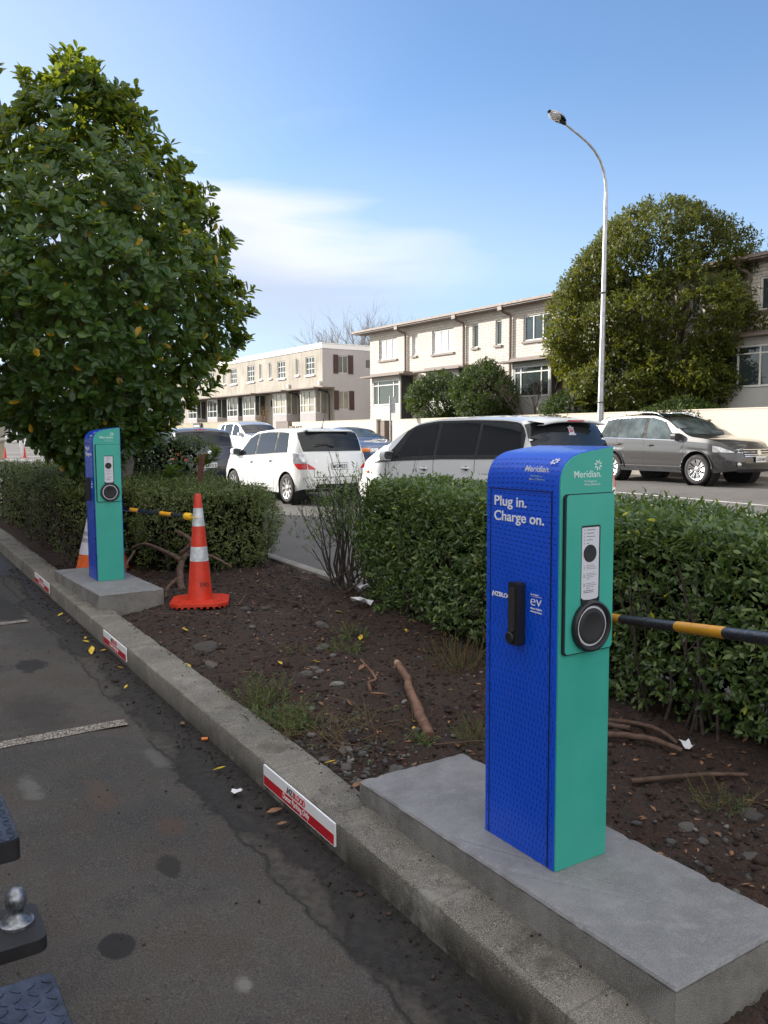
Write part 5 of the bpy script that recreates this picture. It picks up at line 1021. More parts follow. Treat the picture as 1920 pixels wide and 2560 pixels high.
# ---- street walls and gate
def wall_(k0,k1,z0,z1,label,mat='wallc',n0=19.6,n1=19.85,name='street_wall'):
    km=(k0+k1)/2; r=bempty(name,km,n0,z0,label,'wall'); B=BF(km,n0,z0); B.box(k0,k1,n0,n1,z0-.2,z1-.03); B.build('wall_body',[mat],r); B=BF(km,n0,z0); B.box(k0-.01,k1+.01,n0-.012,n1+.012,z1-.03,z1); B.build('coping',[mat],r); return r,B
wall_(3.,27.78,.7,2.27,'long smooth cream wall before the brick houses, right of the brown gate')
w1,_=wall_(28.95,36.3,.8,2.30,'cream wall between the brown gate and the white flats')
wall_(28.50,28.94,.8,2.24,'narrow brown return at the left side of the gate','brown',19.7,20.6,'gate_pier')
r=bempty('brown_gate',28.15,19.9,.8,'flat brown metal gate between two cream walls','gate'); B=BF(28.15,19.9,.8); B.box(27.8,28.49,20.1,20.14,.8,2.02); B.build('gate_panel',['gatebr'],r); B=BF(28.15,19.9,.8); B.box(27.79,28.49,20.02,20.09,2.06,2.18); B.build('gate_rail',['frame_g'],r)
q=KN(36.27,19.585,1.93); text('PLACE',.27,'brown',w1,Matrix.Rotation(-BROT,3,'Z')@(q-w1.location),(1,0,0),(0,0,1),'wall_lettering',.004,.01,width=.95)
wall_(36.5,37.2,.8,2.10,'low dark boundary wall before the white flats','wallt',19.9,20.2,'low_wall'); wall_(37.3,38.6,.8,2.37,'short brown wall block left of the low wall','brown',19.9,20.4,'low_wall')
w2,_=wall_(40.2,66,.8,2.46,'tan wall carrying the number 130 before the white flats','wallt')
q=KN(44.0,19.585,2.12); text('130',.26,'fascia',w2,Matrix.Rotation(-BROT,3,'Z')@(q-w2.location),(1,0,0),(0,0,1),'house_number',.002,.012,width=.75)
q=bempty('letterbox_panel',48.2,19.55,1.3,'grey slotted letterbox panel on the tan wall','letterbox'); B=BF(48.2,19.55,1.3); B.box(47.6,48.8,19.5,19.59,1.4,2.42); B.build('panel',['darkmetal'],q); B=BF(48.2,19.55,1.3)
for i in range(4): B.box(47.72,48.68,19.485,19.499,1.6+i*.2,1.72+i*.2)
B.build('slots',['frame_g'],q)
# ---- far left buildings glimpsed under the tree
def farhouse(k,n,w,d,h,label,mat,roofm='roof'):
    r=bempty('far_house',k,n,1.0,label,'house','distant houses'); o=(k,n,1.0); B=BF(*o); hs=[(k-w/2+1+i*2.6,k-w/2+2.2+i*2.6,3.0,4.3) for i in range(int((w-1)/2.6))]; B.wall(k-w/2,k+w/2,.8,h,n,hs,.1)
    B.quad((k-w/2,n,.8),(k-w/2,n+d,.8),(k-w/2,n+d,h),(k-w/2,n,h)); B.quad((k+w/2,n,.8),(k+w/2,n+d,.8),(k+w/2,n+d,h),(k+w/2,n,h)); B.build('wall',[mat],r)
    for a,b,c,e in hs: window(r,o,a,b,c,e,n+.05,(.5,),(),'frame_w','pane',.06)
    B=BF(*o); a,b=k-w/2-.4,k+w/2+.4; m0,m1=n-.4,n+d+.4; zr=h+1.6
    B.quad((a,m0,h),(b,m0,h),(b-1,(m0+m1)/2,zr),(a+1,(m0+m1)/2,zr)); B.quad((a,m1,h),(b,m1,h),(b-1,(m0+m1)/2,zr),(a+1,(m0+m1)/2,zr)); B.quad((a,m0,h),(a,m1,h),(a+1,(m0+m1)/2,zr),(a+1,(m0+m1)/2,zr)); B.quad((b,m0,h),(b,m1,h),(b-1,(m0+m1)/2,zr),(b-1,(m0+m1)/2,zr)); B.build('roof',[roofm],r)
farhouse(92,26,15,10,5.2,'pale house beyond the white flats, seen under the left tree','stucco2'); farhouse(118,27,14,10,6,'brick-red far house at the end of the street','wallt','rust'); farhouse(150,20,30,10,6.5,'farthest pale building closing the street at the left edge','stucco')
farhouse(120,-6,14,10,5.5,'far house on the near side of the street at the left edge','stucco2')
# ---- made-up building left of the carpark, out of view, shaped to shade the foreground
r=empty('carpark_shade_block',(-19,1,-.1),0,'pale made-up building out of view, added to shade the carpark','building')
for y0,y1,h in ((-14,12.9,SHH),(12.904,SHY-1,7.7)):
    mb=MB(); mb.box((-9,y0,0),(SHX+19,y1,h)); mb.build('wall',['stucco2'],r); mb=MB(); mb.box((-9.2,y0-.2 if y0<0 else y0,h+.002),(SHX+19.2,y1+(.2 if y0>0 else 0),h+.25)); mb.build('roof_edge',['fascia'],r)
for i in range(7):
    mb=MB(); y=-12+i*3.6; mb.box((SHX+19.002,y,1.0),(SHX+19.05,y+1.8,2.6)); mb.build('window',['pane'],r)
# ---- lamp post, sign pole, small street things
q=KN(0,0,0); lb=Vector((6.27,24.19,.62)); r=empty('street_lamp',tuple(lb),0,'tall galvanised street lamp with a curved arm over the road','street lamp')
mb=MB(); mb.tube([(0,0,0),(0,0,.9)],.105,12); mb.tube([(0,0,.9),(.0,0,1.7)],[.098,.095],12); mb.tube([(0,0,1.7),(.03,.02,4.6),(.05,.04,7.8)],[.09,.075,.052],12); mb.build('pole',['silver'],r,smooth=40)
arm=[(18.96,8.42),(18.93,8.7),(18.86,8.95),(18.68,9.26),(18.45,9.47),(18.15,9.64),(17.86,9.75),(17.5,9.87),(17.22,9.97)]
A0=Vector((.05,.04,0)); mb=MB(); mb.tube([A0+N2*(n-18.96)+Vector((0,0,z-.62)) for n,z in arm],[.050,.046,.042,.038,.036,.034,.032,.030,.030],12); mb.build('arm',['silver'],r,smooth=40)
hc=A0+N2*(17.22-18.96)+Vector((0,0,9.97-.62)); hd=(N2*-1+Vector((0,0,.33))).normalized(); hs_=hd.cross(Vector((0,0,1))).normalized(); hu=hs_.cross(hd)
def lampshape(scale_z,z0):
    mb=MB(); P=[]
    for i in range(13):
        f=i/12; wd=.19*math.sin(math.pi*min(.93,max(.07,f*.86+.1)))**.7; row=[]
        for j in range(13):
            a=math.pi*j/12; row.append(hc+hd*(f*.62-.03)+hs_*math.cos(a)*wd+hu*(z0+scale_z*math.sin(a)*wd))
        P.append(row)
    mb.grid(P); return mb
lampshape(.62,0).build('lamp_housing',['silver'],r,smooth=True); mb=MB(); 
P=[]
for i in range(11):
    f=i/10; wd=.165*math.sin(math.pi*min(.95,max(.05,f)))**.6; P.append([hc+hd*(.16+f*.40)+hs_*math.cos(math.pi*j/10)*wd-hu*(.005+.62*math.sin(math.pi*j/10)*wd) for j in range(11)])
mb.grid(P); mb.build('lamp_glass',['clearlamp'],r,smooth=True); mb=MB(); mb.tube([hc-hd*.06,hc+hd*.15],[.045,.085],10); mb.build('lamp_neck',['darkmetal'],r,smooth=40)
for z in (1.2,1.9,5.):
    mb=MB(); mb.tube([(.0,0,z),(.0,0,z+.03)],.102 if z<2 else .083,12); mb.build('pole_band',['darkmetal'],r)
sp=KN(27.0,18.95,.72); r=empty('bus_stop_sign',tuple(sp),0,'thin grey sign pole with a small side-on sign, left of the dark bushes','sign pole')
mb=MB(); mb.tube([(0,0,0),(0,0,2.45)],.035,10); mb.build('pole',['silver'],r); mb=MB(); mb.prism(rrect(0,.17,1.78,2.42,.03),(.03,0,0),(1,0,0),(0,0,1),(0,1,0),.02); mb.build('sign_plate',['silver'],r)
r=empty('white_post',(-16.6,38.3,.6),0,'plain white post standing before the far road at the left','post'); mb=MB(); mb.tube([(0,0,0),(-.09,0,1.65)],[.07,.06],10); mb.build('post_shaft',['post_w'],r)
r=empty('gate_pillar',(-17.9,38.5,.6),.5,'short tan masonry pillar with capstone at the left edge','pillar'); mb=MB(); mb.box((-.6,-.3,0),(.35,.3,.80)); mb.build('shaft',['wallt'],r); mb=MB(); mb.box((-.68,-.38,.805),(.43,.38,.95),.03); mb.build('capstone',['stucco'],r)
for i,(x,y,l) in enumerate(((-17.3,37.,'small far orange cone left of the masonry pillar'),(-16.75,36.9,'small far orange cone between pillar and white post'),(-16.1,37.4,'small far orange cone right of the white post'))):
    k_=cone((x,y,zroad(x,y)+.22),l,H=.5,bands=False,s=.62)

# ================================================================== VEHICLES
def sstep(x): x=max(0,min(1,x)); return x*x*(3-2*x)
def interp(L,x):
    if x<=L[0][0]: return L[0][1]
    for (a,b),(c,d) in zip(L,L[1:]):
        if x<=c:
            return b+(d-b)*((x-a)/(c-a) if c>a else 1)
    return L[-1][1]
def smooth(L,x,h=.07): return (interp(L,x-h)+2*interp(L,x)+interp(L,x+h))/4
class Car:
    def __init__(s,L,W,top,belt,wheels,rt,sill=.22,tumble=.30,ra=None,rbulge=.10,fbulge=.14,rear_rake=.10,front_rake=.14,round_f=.62,round_r=.45,hs=.07):
        s.L,s.W,s.top,s.belt,s.wh,s.rt,s.sill,s.tb=L,W,top,belt,wheels,rt,sill,tumble; s.ra=ra or rt+.055; s.rb,s.fb,s.rrk,s.frk=rbulge,fbulge,rear_rake,front_rake; s.rf,s.rr=round_f,round_r; s.hs=hs
        xs=set(np.round(np.linspace(0,L,56),3)); 
        for w in wheels:
            for i in range(15): xs.add(round(w+s.ra*math.cos(math.pi*i/14),4))
        xs|={round(v,3) for v in (.02,.05,.1,.15,L-.02,L-.05,L-.1,L-.15)}; s.xs=sorted(x for x in xs if 0<=x<=L); q=[s.xs[0]]
        for x in s.xs[1:]:
            if x-q[-1]>.006: q.append(x)
        s.xs=q
    def w(s,x):
        W=s.W/2
        if x>s.L-s.rf: W*=1-.30*((x-(s.L-s.rf))/s.rf)**2.3
        if x<s.rr: W*=1-.20*((s.rr-x)/s.rr)**2.6
        return W
    def zt(s,x):
        e=max(0,min(1,min(x,s.L-x)/.06)); return s.zb(x)+(max(smooth(s.top,x,s.hs),s.zb(x)+.0)-s.zb(x))*e
    def zb(s,x): return smooth(s.belt,x,.1)
    def z0(s,x):
        z=s.sill+.06*sstep((x-(s.L-.5))/.5)+.10*sstep((.5-x)/.5)
        for c in s.wh:
            d=abs(x-c)
            if d<s.ra: z=max(z,s.rt+math.sqrt(s.ra**2-d*d)*.98)
        return z
    def xo(s,x,z):
        f=sstep((x-(s.L-.8))/.8); r=sstep((.6-x)/.6); zb=s.zb(x)
        h=max(0,(z-.58)/(max(.2,zb-.58))); lo=max(0,(.38-z)/.2)
        return x-f*(s.frk*min(1.3,h)**1.5+.05*lo)+r*(s.rrk*min(1.2,h)**1.4+.07*lo)
    def body(s,x,z):
        zb=s.zb(x); lo=s.sill; f=(z-lo)/(zb-lo); y=s.w(x)*(1-.05*max(0,.35-f)**1.2*2.2-.035*max(0,f-.55)**1.5*2.5+.006*math.cos((f-.62)*26)*(1 if .4<f<.8 else 0)); return y
    def ze(s,x): zt,zb=s.zt(x),s.zb(x); return zb+(zt-zb)*(.93 if zt-zb<.3 else 1-.055/(zt-zb)-.0)
    def glass(s,x,z): return s.body(x,s.zb(x))-.012-s.tb*(z-s.zb(x))*(1+.25*(z-s.zb(x)))
    def side(s,x,z):
        if z<=s.zb(x): return Vector((s.xo(x,z),s.body(x,z),z))
        return Vector((s.xo(x,s.zb(x)),s.glass(x,z),z))
    def roof(s,x,h):
        ze=s.ze(x); y=s.glass(x,ze)*(1-h); zt=s.zt(x); z=ze+(zt-ze)*(1-(1-h)**2.6)
        bow=s.bow(x)*(1-(1-h)**2); return Vector((s.xo(x,s.zb(x))+bow,y,z))
    def bow(s,x):
        # windscreen and bonnet bow forward in plan, tailgate rearwards
        return .10*sstep((x-s.L*.55)/(s.L*.2))*sstep((s.L-x)/.35)-.07*sstep((.8-x)/.6)*sstep(x/.1)
    def mesh(s):
        mb=MB(); NB,NG,NR=9,4,7; rows=[]
        for x in s.xs:
            z0=s.z0(x); zb=s.zb(x); ze=s.ze(x); z0=min(z0,zb-.02); r=[s.side(x,z0+(zb-z0)*i/NB) for i in range(NB+1)]; r+=[s.side(x,zb+(ze-zb)*i) for i in (.02,.27,.52,.76,1.)] ; r+=[s.roof(x,h/NR) for h in range(1,NR+1)]; rows.append(r)
        full=[[Vector((p.x,-p.y,p.z)) for p in r]+[Vector(p) for p in r[::-1][1:]] for r in rows]
        mb.grid(full)
        # arch lips
        # caps
        for end in (0,-1):
            r=rows[end]; P=[]; NC=12; bl=s.fb if end else -s.rb
            for i in range(NB+1):
                p=r[i]; P.append([Vector((p.x+bl*(1-(c/NC*2-1)**2)*(1 if i<NB else .9),p.y*(c/NC*2-1),p.z+(.0 if i<NB else .02*(1-(c/NC*2-1)**2)))) for c in range(NC+1)])
            top=[Vector((p.x,-p.y,p.z)) for p in r[NB:]]+[Vector(p) for p in r[NB:][::-1][1:]]
            mb.grid(P)
            n=len(top); m_=P[-1]; ids=[mb.pt(p) for p in top]; idm=[mb.pt(p) for p in m_]
            # stitch
            i=j=0
            while i<n-1 or j<NC:
                if j>=NC or (i<n-1 and (i+1)/(n-1)<=(j+1)/NC): mb.face((ids[i],ids[i+1],idm[j])); i+=1
                else: mb.face((ids[i],idm[j+1],idm[j])); j+=1
        return mb
    def cap(s,end,y,z,off=.006):
        x=0 if not end else s.L; p=s.side(x,z); t=max(-1,min(1,y/p.y)); bl=s.fb if end else -s.rb; return Vector((p.x+bl*(1-t*t)+(off if end else -off),y,z))
    def side_patch(s,mb,side,x0,x1,zf0,zf1,off=.006,n=14,m=6):
        """zf(x)->z limits; x0,x1 may be functions of v"""
        P=[]
        fx0=x0 if callable(x0) else (lambda v:x0); fx1=x1 if callable(x1) else (lambda v:x1)
        for i in range(n+1):
            row=[]
            for j in range(m+1):
                v=j/m; x=fx0(v)+(fx1(v)-fx0(v))*i/n; a,b=zf0(x),zf1(x); z=a+(b-a)*v; p=s.side(x,z); row.append(Vector((p.x,side*(p.y+off),z)))
            P.append(row)
        mb.grid(P)
    def roof_patch(s,mb,x0,x1,h0=.04,off=.006,n=14,m=8):
        P=[]
        for i in range(n+1):
            row=[]
            for j in range(2*m+1):
                u=j/m-1; sgn=-1 if u<0 else 1; h=1-abs(u)*(1-h0); x=x0+(x1-x0)*i/n; p=s.roof(x,h); e=.02; q=s.roof(x+e,h); d=(q-p); nn=Vector((-d.z,0,d.x)).normalized()*off; row.append(Vector((p.x,sgn*p.y if u!=0 else 0,p.z))+nn)
            P.append(row)
        mb.grid(P)
    def cap_patch(s,mb,end,y0,y1,z0,z1,off=.006,n=10,m=4):
        P=[]
        for i in range(n+1):
            y=y0+(y1-y0)*i/n; P.append([s.cap(end,y,(z0(y) if callable(z0) else z0)+(( (z1(y) if callable(z1) else z1)-(z0(y) if callable(z0) else z0))*j/m),off) for j in range(m+1)])
        mb.grid(P)
def wheel(root,x,y,rt,side,w=.20,spokes=7,style=0,steer=0):
    t=empty('wheel',(x,y,rt)); t.parent=root; t.rotation_euler=(0,0,steer); ax=(0,side,0)
    mb=MB(); rr=rt*.70; prof=[(rr,-w/2),(rt*.93,-w/2),(rt*.985,-w*.40),(rt,-w*.25),(rt,w*.25),(rt*.985,w*.40),(rt*.93,w/2),(rt*.80,w/2+.006),(rr,w/2-.004)]
    mb.lathe(prof,(0,0,0),ax,40,0,False); mb.build('tyre',['rubber'],t,smooth=50)
    mb=MB(); mb.lathe([(rr,w/2-.012),(rr*.985,w/2+.004),(rr*.93,w/2),(rr*.90,w/2-.035),(rr*.88,-w*.3)],(0,0,0),ax,40,0,False)
    for k in range(spokes):
        a=2*math.pi*k/spokes; 
        for dd in ((-.14,.14) if style else (0,)):
            b=a+dd; d=Vector((math.cos(b),0,math.sin(b))); e=Vector((-math.sin(a),0,math.cos(a))); hw=rr*(.075 if style else .13)
            p0=Vector((math.cos(a),0,math.sin(a)))*rr*.15+Vector(ax)*(w/2-.025); p1=d*rr*.93+Vector(ax)*(w/2-.004)
            L=(p1-p0); mb.prism([(0,-hw*.8),(1,-hw*1.15),(1,hw*1.15),(0,hw*.8)],p0,L,e,Vector(ax)*-1,.03)
    mb.lathe([(rr*.24,w/2-.04),(rr*.24,w/2-.010),(rr*.15,w/2-.004),(0,w/2-.003)],(0,0,0),ax,24); mb.build('rim',['alloy'],t,smooth=40)
    mb=MB(); mb.lathe([(rr*.86,-w*.2),(0,-w*.2)],(0,0,0),ax,24); mb.lathe([(rr*.5,w*.05),(rr*.5,w*.1),(0,w*.1)],(0,0,0),ax,24); mb.build('brake_disc',['darkmetal'],t)
    return t
def plate(root,c,p,txt,end,z,y=0.,w=.36,h=.125):
    """number plate facing rear (end 0) or front (1)"""
    sx=1 if end else -1; q=c.cap(end,y,z,.02); o=empty('number_plate',tuple(q)); o.parent=root; mb=MB(); mb.box((-.006,-w/2-.006,-h/2-.006),(.004,w/2+.006,h/2+.006)); mb.build('plate_frame',['black'],o)
    mb=MB(); mb.box((sx*.004,-w/2,-h/2),(sx*.0065,w/2,h/2)); mb.build('plate_face',['white_v'],o)
    text(txt,.105,'black_ink',o,(sx*.0068,-sx*(w*.46),-.037),(0,sx,0),(0,0,1),'plate_characters',.0022,.0006,width=w*.92)
def car(name,label,spec,pos,head,pmat,cat='car',glass='glass',rear=None,front=None,sidewins=(),doors=(),handles=(),pl_txt=None,rim=(7,0),mirror=None,trimc=None,wsx=None,rwx=None,roofrail=None,extras=None,beltm='black',wt=.20,plz=(.80,.55),detail=True,group=None,surround=None):
    c=Car(**spec); L,W=c.L,c.W; ang=math.atan2(head.y,head.x); ctr=pos
    r=empty(name,tuple(ctr),ang,label,cat,group); O=empty('body_origin') if False else None
    def fin(o): 
        me=o.data
        for v in me.vertices: v.co.x-=L/2
        me.update(); return o
    b=fin(c.mesh().build('body',[pmat],r,smooth=38))
    mb=MB(); mb.box((.25,-W/2+.14,c.sill+.02),(L-.35,W/2-.14,.5)); mb.box((.5,-W/2+.20,.45),(L-.9,W/2-.20,.80)); mb.build('underbody',['underbody'],r); fin(bpy.data.objects[r.name] and [x for x in bpy.data.objects if x.parent is r and x.name.startswith('underbody')][0])
    for wx in c.wh:
        for sd in (1,-1): 
            mb=MB(); mb.lathe([(c.ra+.01,-.30),(c.ra+.012,0)],(wx-L/2,sd*(c.w(wx)-.022),c.rt),(0,sd,0),28); mb.f=mb.f[:-1]; mb.mi=mb.mi[:-1]; mb.build('wheel_arch',['underbody'],b)
            wheel(r,wx-L/2,sd*(c.w(wx)-wt/2-.015),c.rt,sd,wt,*rim)
    zb=lambda d:(lambda x:c.zb(x)+d); ze=lambda d:(lambda x:max(c.zb(x)+.02,c.ze(x)-d))
    for sd in (1,-1):
        for wi in sidewins:
            mb=MB(); c.side_patch(mb,sd,wi[0],wi[1],zb(.025),ze(wi[2] if len(wi)>2 else .05),.010); fin(mb.build('side_window',[glass],r,smooth=True))
        if trimc:
            mb=MB(); a=min((w_[0](0) if callable(w_[0]) else w_[0]) for w_ in sidewins); e=max((w_[1](0) if callable(w_[1]) else w_[1]) for w_ in sidewins); c.side_patch(mb,sd,a,e,zb(.0),zb(.022),.012,m=1); fin(mb.build('belt_trim',[trimc],r))
        for dx in doors:
            mb=MB(); c.side_patch(mb,sd,lambda v:dx-.005,lambda v:dx+.005,lambda x:max(c.sill+.06,c.z0(x)+.01),zb(-.0),.0015,n=1,m=12); fin(mb.build('door_gap',['gap'],b))
        mb=MB(); c.side_patch(mb,sd,min(doors) if doors else 1,max(doors) if doors else 2,lambda x:c.sill+.07,lambda x:c.sill+.08,.002,m=1); fin(mb.build('sill_gap',['gap'],b))
        for hx in handles:
            mb=MB(); p=c.side(hx,c.zb(hx)-.13); mb.box((hx-.09,sd*(p.y+.0),p.z-.014),(hx+.09,sd*(p.y+.035),p.z+.014),.012); fin(mb.build('door_handle',[pmat],r,smooth=50)); mb=MB(); mb.lathe([(.035,0),(.035,.003)],(hx-.01,sd*(p.y+.002),p.z-.006),(0,sd,0),16); fin(mb.build('handle_recess',['gap'],r))
        if mirror:
            mx=mirror; p=c.side(mx,c.zb(mx)+.07); mb=MB(); mb.prism(rrect(-.10,.11,-.07,.085,.055),(mx-.02,sd*(p.y+.06),p.z+.02),(0,sd,0),(0,0,1),(1,0,0),.13); mb.box((mx,sd*(p.y-.01),p.z-.05),(mx+.07,sd*(p.y+.08),p.z-.02),.01); m_=fin(mb.build('mirror',[pmat],r,smooth=40)); mb=MB(); mb.prism(rrect(-.085,.095,-.055,.07,.045),(mx-.024,sd*(p.y+.06),p.z+.02),(0,sd,0),(0,0,1),(-1,0,0),.002); fin(mb.build('mirror_glass',['glass_l'],m_))
    if surround:
        for sd in (1,-1): mb=MB(); c.side_patch(mb,sd,surround[0],surround[1],zb(.01),ze(.03),.006,n=30); fin(mb.build('window_surround',['blackm'],r))
    if wsx: mb=MB(); c.roof_patch(mb,wsx[0],wsx[1],.05); fin(mb.build('windscreen',[glass if len(wsx)<3 else wsx[2]],r,smooth=True)); 
    if rwx: mb=MB(); c.roof_patch(mb,rwx[0],rwx[1],.03 if len(rwx)<3 else rwx[2]); fin(mb.build('rear_window',[glass],r,smooth=True))
    if roofrail:
        for sd in (1,-1):
            x0,x1=roofrail; P=[]
            for i in range(13):
                x=x0+(x1-x0)*i/12; p=c.roof(x,.10); P.append((x,sd*p.y,p.z+.012+.055*min(1,min(i,12-i)/1.5)))
            mb=MB(); mb.tube(P,.017,8); fin(mb.build('roof_rail',['chrome'],r,smooth=True))
    if pl_txt: 
        if rear is not None: plate(r,c,None,pl_txt,0,plz[0]); 
        else: plate(r,c,None,pl_txt,1,plz[1])
        for o in [x for x in bpy.data.objects if x.parent is r and x.name.startswith('number_plate')]: o.location.x-=L/2
    def put(nm2,mats,fn,parent=None,sm=True): mb=MB(); fn(mb); return fin(mb.build(nm2,mats,parent or r,smooth=sm))
    if extras: extras(c,r,put,b,fin)
    return r,c
ROADH=K2.copy()
def ground_at(x,y): return Vector((x,y,zroad(x,y)))
def place_by(px_corner,head,left,L,W,fwd,lat):
    """centre from a known ground point: fwd metres ahead of the rear, lat metres right of the left side"""
    rgt=Vector((head.y,-head.x,0)); c=px_corner+head*(L/2-fwd)+rgt*(W/2-lat); return ground_at(c.x,c.y)
def hdir(deg): return Vector((-math.sin(rad(deg)),math.cos(rad(deg)),0))
# white hatchback
def fit_extras(c,r,put,b,fin):
    for sd in (1,-1):
        def up(mb): c.side_patch(mb,sd,.0,.30,lambda x:.80,lambda x:c.zb(x)-.01,.008); c.cap_patch(mb,0,sd*(c.side(0,.9).y-.002),sd*.68,lambda y:.80-.10*(abs(y)-.68),.975,.010)
        def dn(mb): c.side_patch(mb,sd,.0,lambda v:.16+.12*v,lambda x:.69,lambda x:.80,.008); c.cap_patch(mb,0,sd*.52,sd*(c.side(0,.75).y-.002),.69,lambda y:.695+.105*min(1,(abs(y)-.52)/.14),.010)
        o=put('tail_light',['clearlamp'],up); put('red_lens',['redlamp'],dn,o)
    put('tailgate_gap',['gap'],lambda mb:(c.cap_patch(mb,0,-.56,.56,.525,.535,.003),c.cap_patch(mb,0,-.565,-.555,.53,.69,.003),c.cap_patch(mb,0,.555,.565,.53,.69,.003)),b)
    put('lower_valance',['black'],lambda mb:c.cap_patch(mb,0,-.52,.52,.305,.395,.006))
    put('bumper_crease',['gap'],lambda mb:(c.cap_patch(mb,0,-.62,-.3,.47,.475,.002),c.cap_patch(mb,0,.3,.62,.47,.475,.002)),b)
    def emb(mb):
        q=c.cap(0,0,.955,.012); x=q.x
        for sd in (1,-1): mb.prism([(-.012,-.04),(.002,-.04),(.008,.04),(-.006,.04)] if sd>0 else [(.012,-.04),(-.002,-.04),(-.008,.04),(.006,.04)],(x,-sd*.026,q.z),(0,-1,0),(0,0,1),(-1,0,0),.006)
        mb.box((x-.006,-.028,q.z-.007),(x,.028,q.z+.007))
    put('letter_emblem',['chrome'],emb,sm=False)
    put('wiper',['black'],lambda mb:mb.tube([c.roof(.12,1)+Vector((-.03,.0,.02)),c.roof(.15,1)+Vector((-.03,.15,.03)),c.roof(.14,1)+Vector((-.03,.42,.02))],[.018,.012,.008],6))
    put('high_spoiler',['p_white' if False else M['p_white']],lambda mb:mb.grid([[Vector((x,y,c.roof(.44,1).z+dz)) for x,dz in ((.30,-.045),(.27,-.03),(.29,-.012),(.50,.004))] for y in np.linspace(-.52,.52,11)]))
    put('aerial',['black'],lambda mb:mb.tube([c.roof(.62,1)+Vector((0,0,-.0)),c.roof(.62,1)+Vector((-.02,0,.035)),c.roof(.62,1)+Vector((-.13,0,.30))],[.026,.010,.004],6))
    for s_,y in (('FIT',.52),('RS',-.62)):
        q=c.cap(0,y,.83,.012); o=text(s_,.06,'chrome',r,(q.x-c.L/2,y,.815),(0,-1,0),(0,0,1),'badge',.001,.002)
HON=dict(L=3.9,W=1.70,top=[(0,.90),(.06,1.02),(.20,1.24),(.34,1.44),(.50,1.495),(1.0,1.52),(1.6,1.525),(2.15,1.49),(2.6,1.34),(3.12,1.05),(3.3,.99),(3.65,.87),(3.9,.70)],belt=[(0,.985),(.3,1.02),(.9,1.0),(1.6,.965),(2.4,.93),(3.1,.90),(3.6,.80),(3.9,.66)],wheels=[.62,3.12],rt=.295,sill=.20,tumble=.26,rear_rake=.13)
rw=Vector((-1.977,16.741,0)); hd_=hdir(35)
hon,hc_=car('parked_hatchback','white hatchback with its rear towards the camera, ahead of the white people carrier',HON,place_by(rw,hd_,1,3.9,1.7,.62,.0),hd_,M['p_white'],rear=1,sidewins=[(lambda v:.62+.10*v,lambda v:1.13-.02*v),(1.20,1.98),(2.06,lambda v:2.98-.55*v)],doors=(1.16,2.02,3.0),handles=(1.32,2.2),pl_txt='MGM835',rim=(9,0),mirror=2.86,surround=(lambda v:.60+.10*v,lambda v:3.02-.56*v),wsx=(2.22,3.02),rwx=(.075,.40),extras=fit_extras,plz=(.745,.5))
# white people carrier
def mpv_extras(c,r,put,b,fin):
    for sd in (1,-1):
        put('tail_light',['redlamp'],lambda mb:(c.side_patch(mb,sd,.0,.16,lambda x:.66,lambda x:c.zb(x)-.03,.008),c.cap_patch(mb,0,sd*.66,sd*(c.side(0,.8).y-.002),.66,.98,.010)))
        put('indicator',['amber'],lambda mb:(lambda p:mb.box((3.98,sd*(p.y),p.z-.022),(4.05,sd*(p.y+.012),p.z+.022),.005))(c.side(4.0,.80)))
        put('body_moulding',['gap'],lambda mb:c.side_patch(mb,sd,.2,4.2,lambda x:c.zb(x)-.215,lambda x:c.zb(x)-.209,.002,m=1,n=30),b)
        put('headlight',['clearlamp'],lambda mb:c.side_patch(mb,sd,4.25,4.6,lambda x:.62,lambda x:c.zb(x)-.03,.008))
        put('window_surround',['blackm'],lambda mb:c.side_patch(mb,sd,.26,lambda v:3.86-.80*v,lambda x:c.zb(x)+.0,lambda x:max(c.zb(x)+.01,c.ze(x)-.02),.006,n=30))
    put('rear_spoiler',[M['p_pearl']],lambda mb:mb.grid([[Vector((x,y,c.roof(.40,1).z+dz-.05*(abs(y)/.62)**3)) for x,dz in ((.26,-.03),(.14,-.035),(.13,-.0),(.42,.035),(.6,.03))] for y in np.linspace(-.62,.62,15)]))
    put('high_brake_light',['redlamp'],lambda mb:mb.box((.118,-.16,c.roof(.40,1).z-.028),(.128,.16,c.roof(.40,1).z-.006)))
    q=c.roof(.25,1); mb=MB(); nrm=Vector((-.8,0,.35)).normalized(); u=Vector((0,-1,0)); v=u.cross(nrm).normalized()*-1
    o=put('window_sticker',['label_w'],lambda mb:(mb.prism([(-.07,-.075),(.07,-.075),(.075,-.055),(.05,-.05),(.05,.02),(.065,.045),(.03,.05),(0,.075),(-.03,.05),(-.065,.045),(-.05,.02),(-.05,-.05),(-.075,-.055)],q+nrm*.012+Vector((0,-.02,0)),u,v,nrm,.001)),sm=False)
    put('sticker_mark',['red_ink'],lambda mb:mb.prism(rrect(-.03,.03,-.03,.035,.012),q+nrm*.0135+Vector((0,-.02,0)),u,v,nrm,.0008),o,sm=False)
    put('sticker_centre',['label_w'],lambda mb:mb.prism(rrect(-.012,.012,-.004,.036,.008),q+nrm*.0148+Vector((0,-.02,0)),u,v,nrm,.0006),o,sm=False)
MPV=dict(L=4.66,W=1.78,top=[(0,.95),(.05,1.12),(.18,1.36),(.30,1.56),(.45,1.655),(.8,1.69),(1.4,1.71),(2.3,1.71),(2.8,1.66),(3.2,1.50),(3.85,1.15),(4.05,1.05),(4.4,.93),(4.66,.72)],belt=[(0,1.05),(.5,1.08),(2,1.05),(3.2,1.0),(3.9,.95),(4.3,.86),(4.66,.68)],wheels=[.80,3.72],rt=.31,sill=.21,tumble=.24,round_r=.30)
mh=hdir(35); mc=Vector((2.02,11.02,0))+mh*2.33+Vector((mh.y,-mh.x,0))*.89
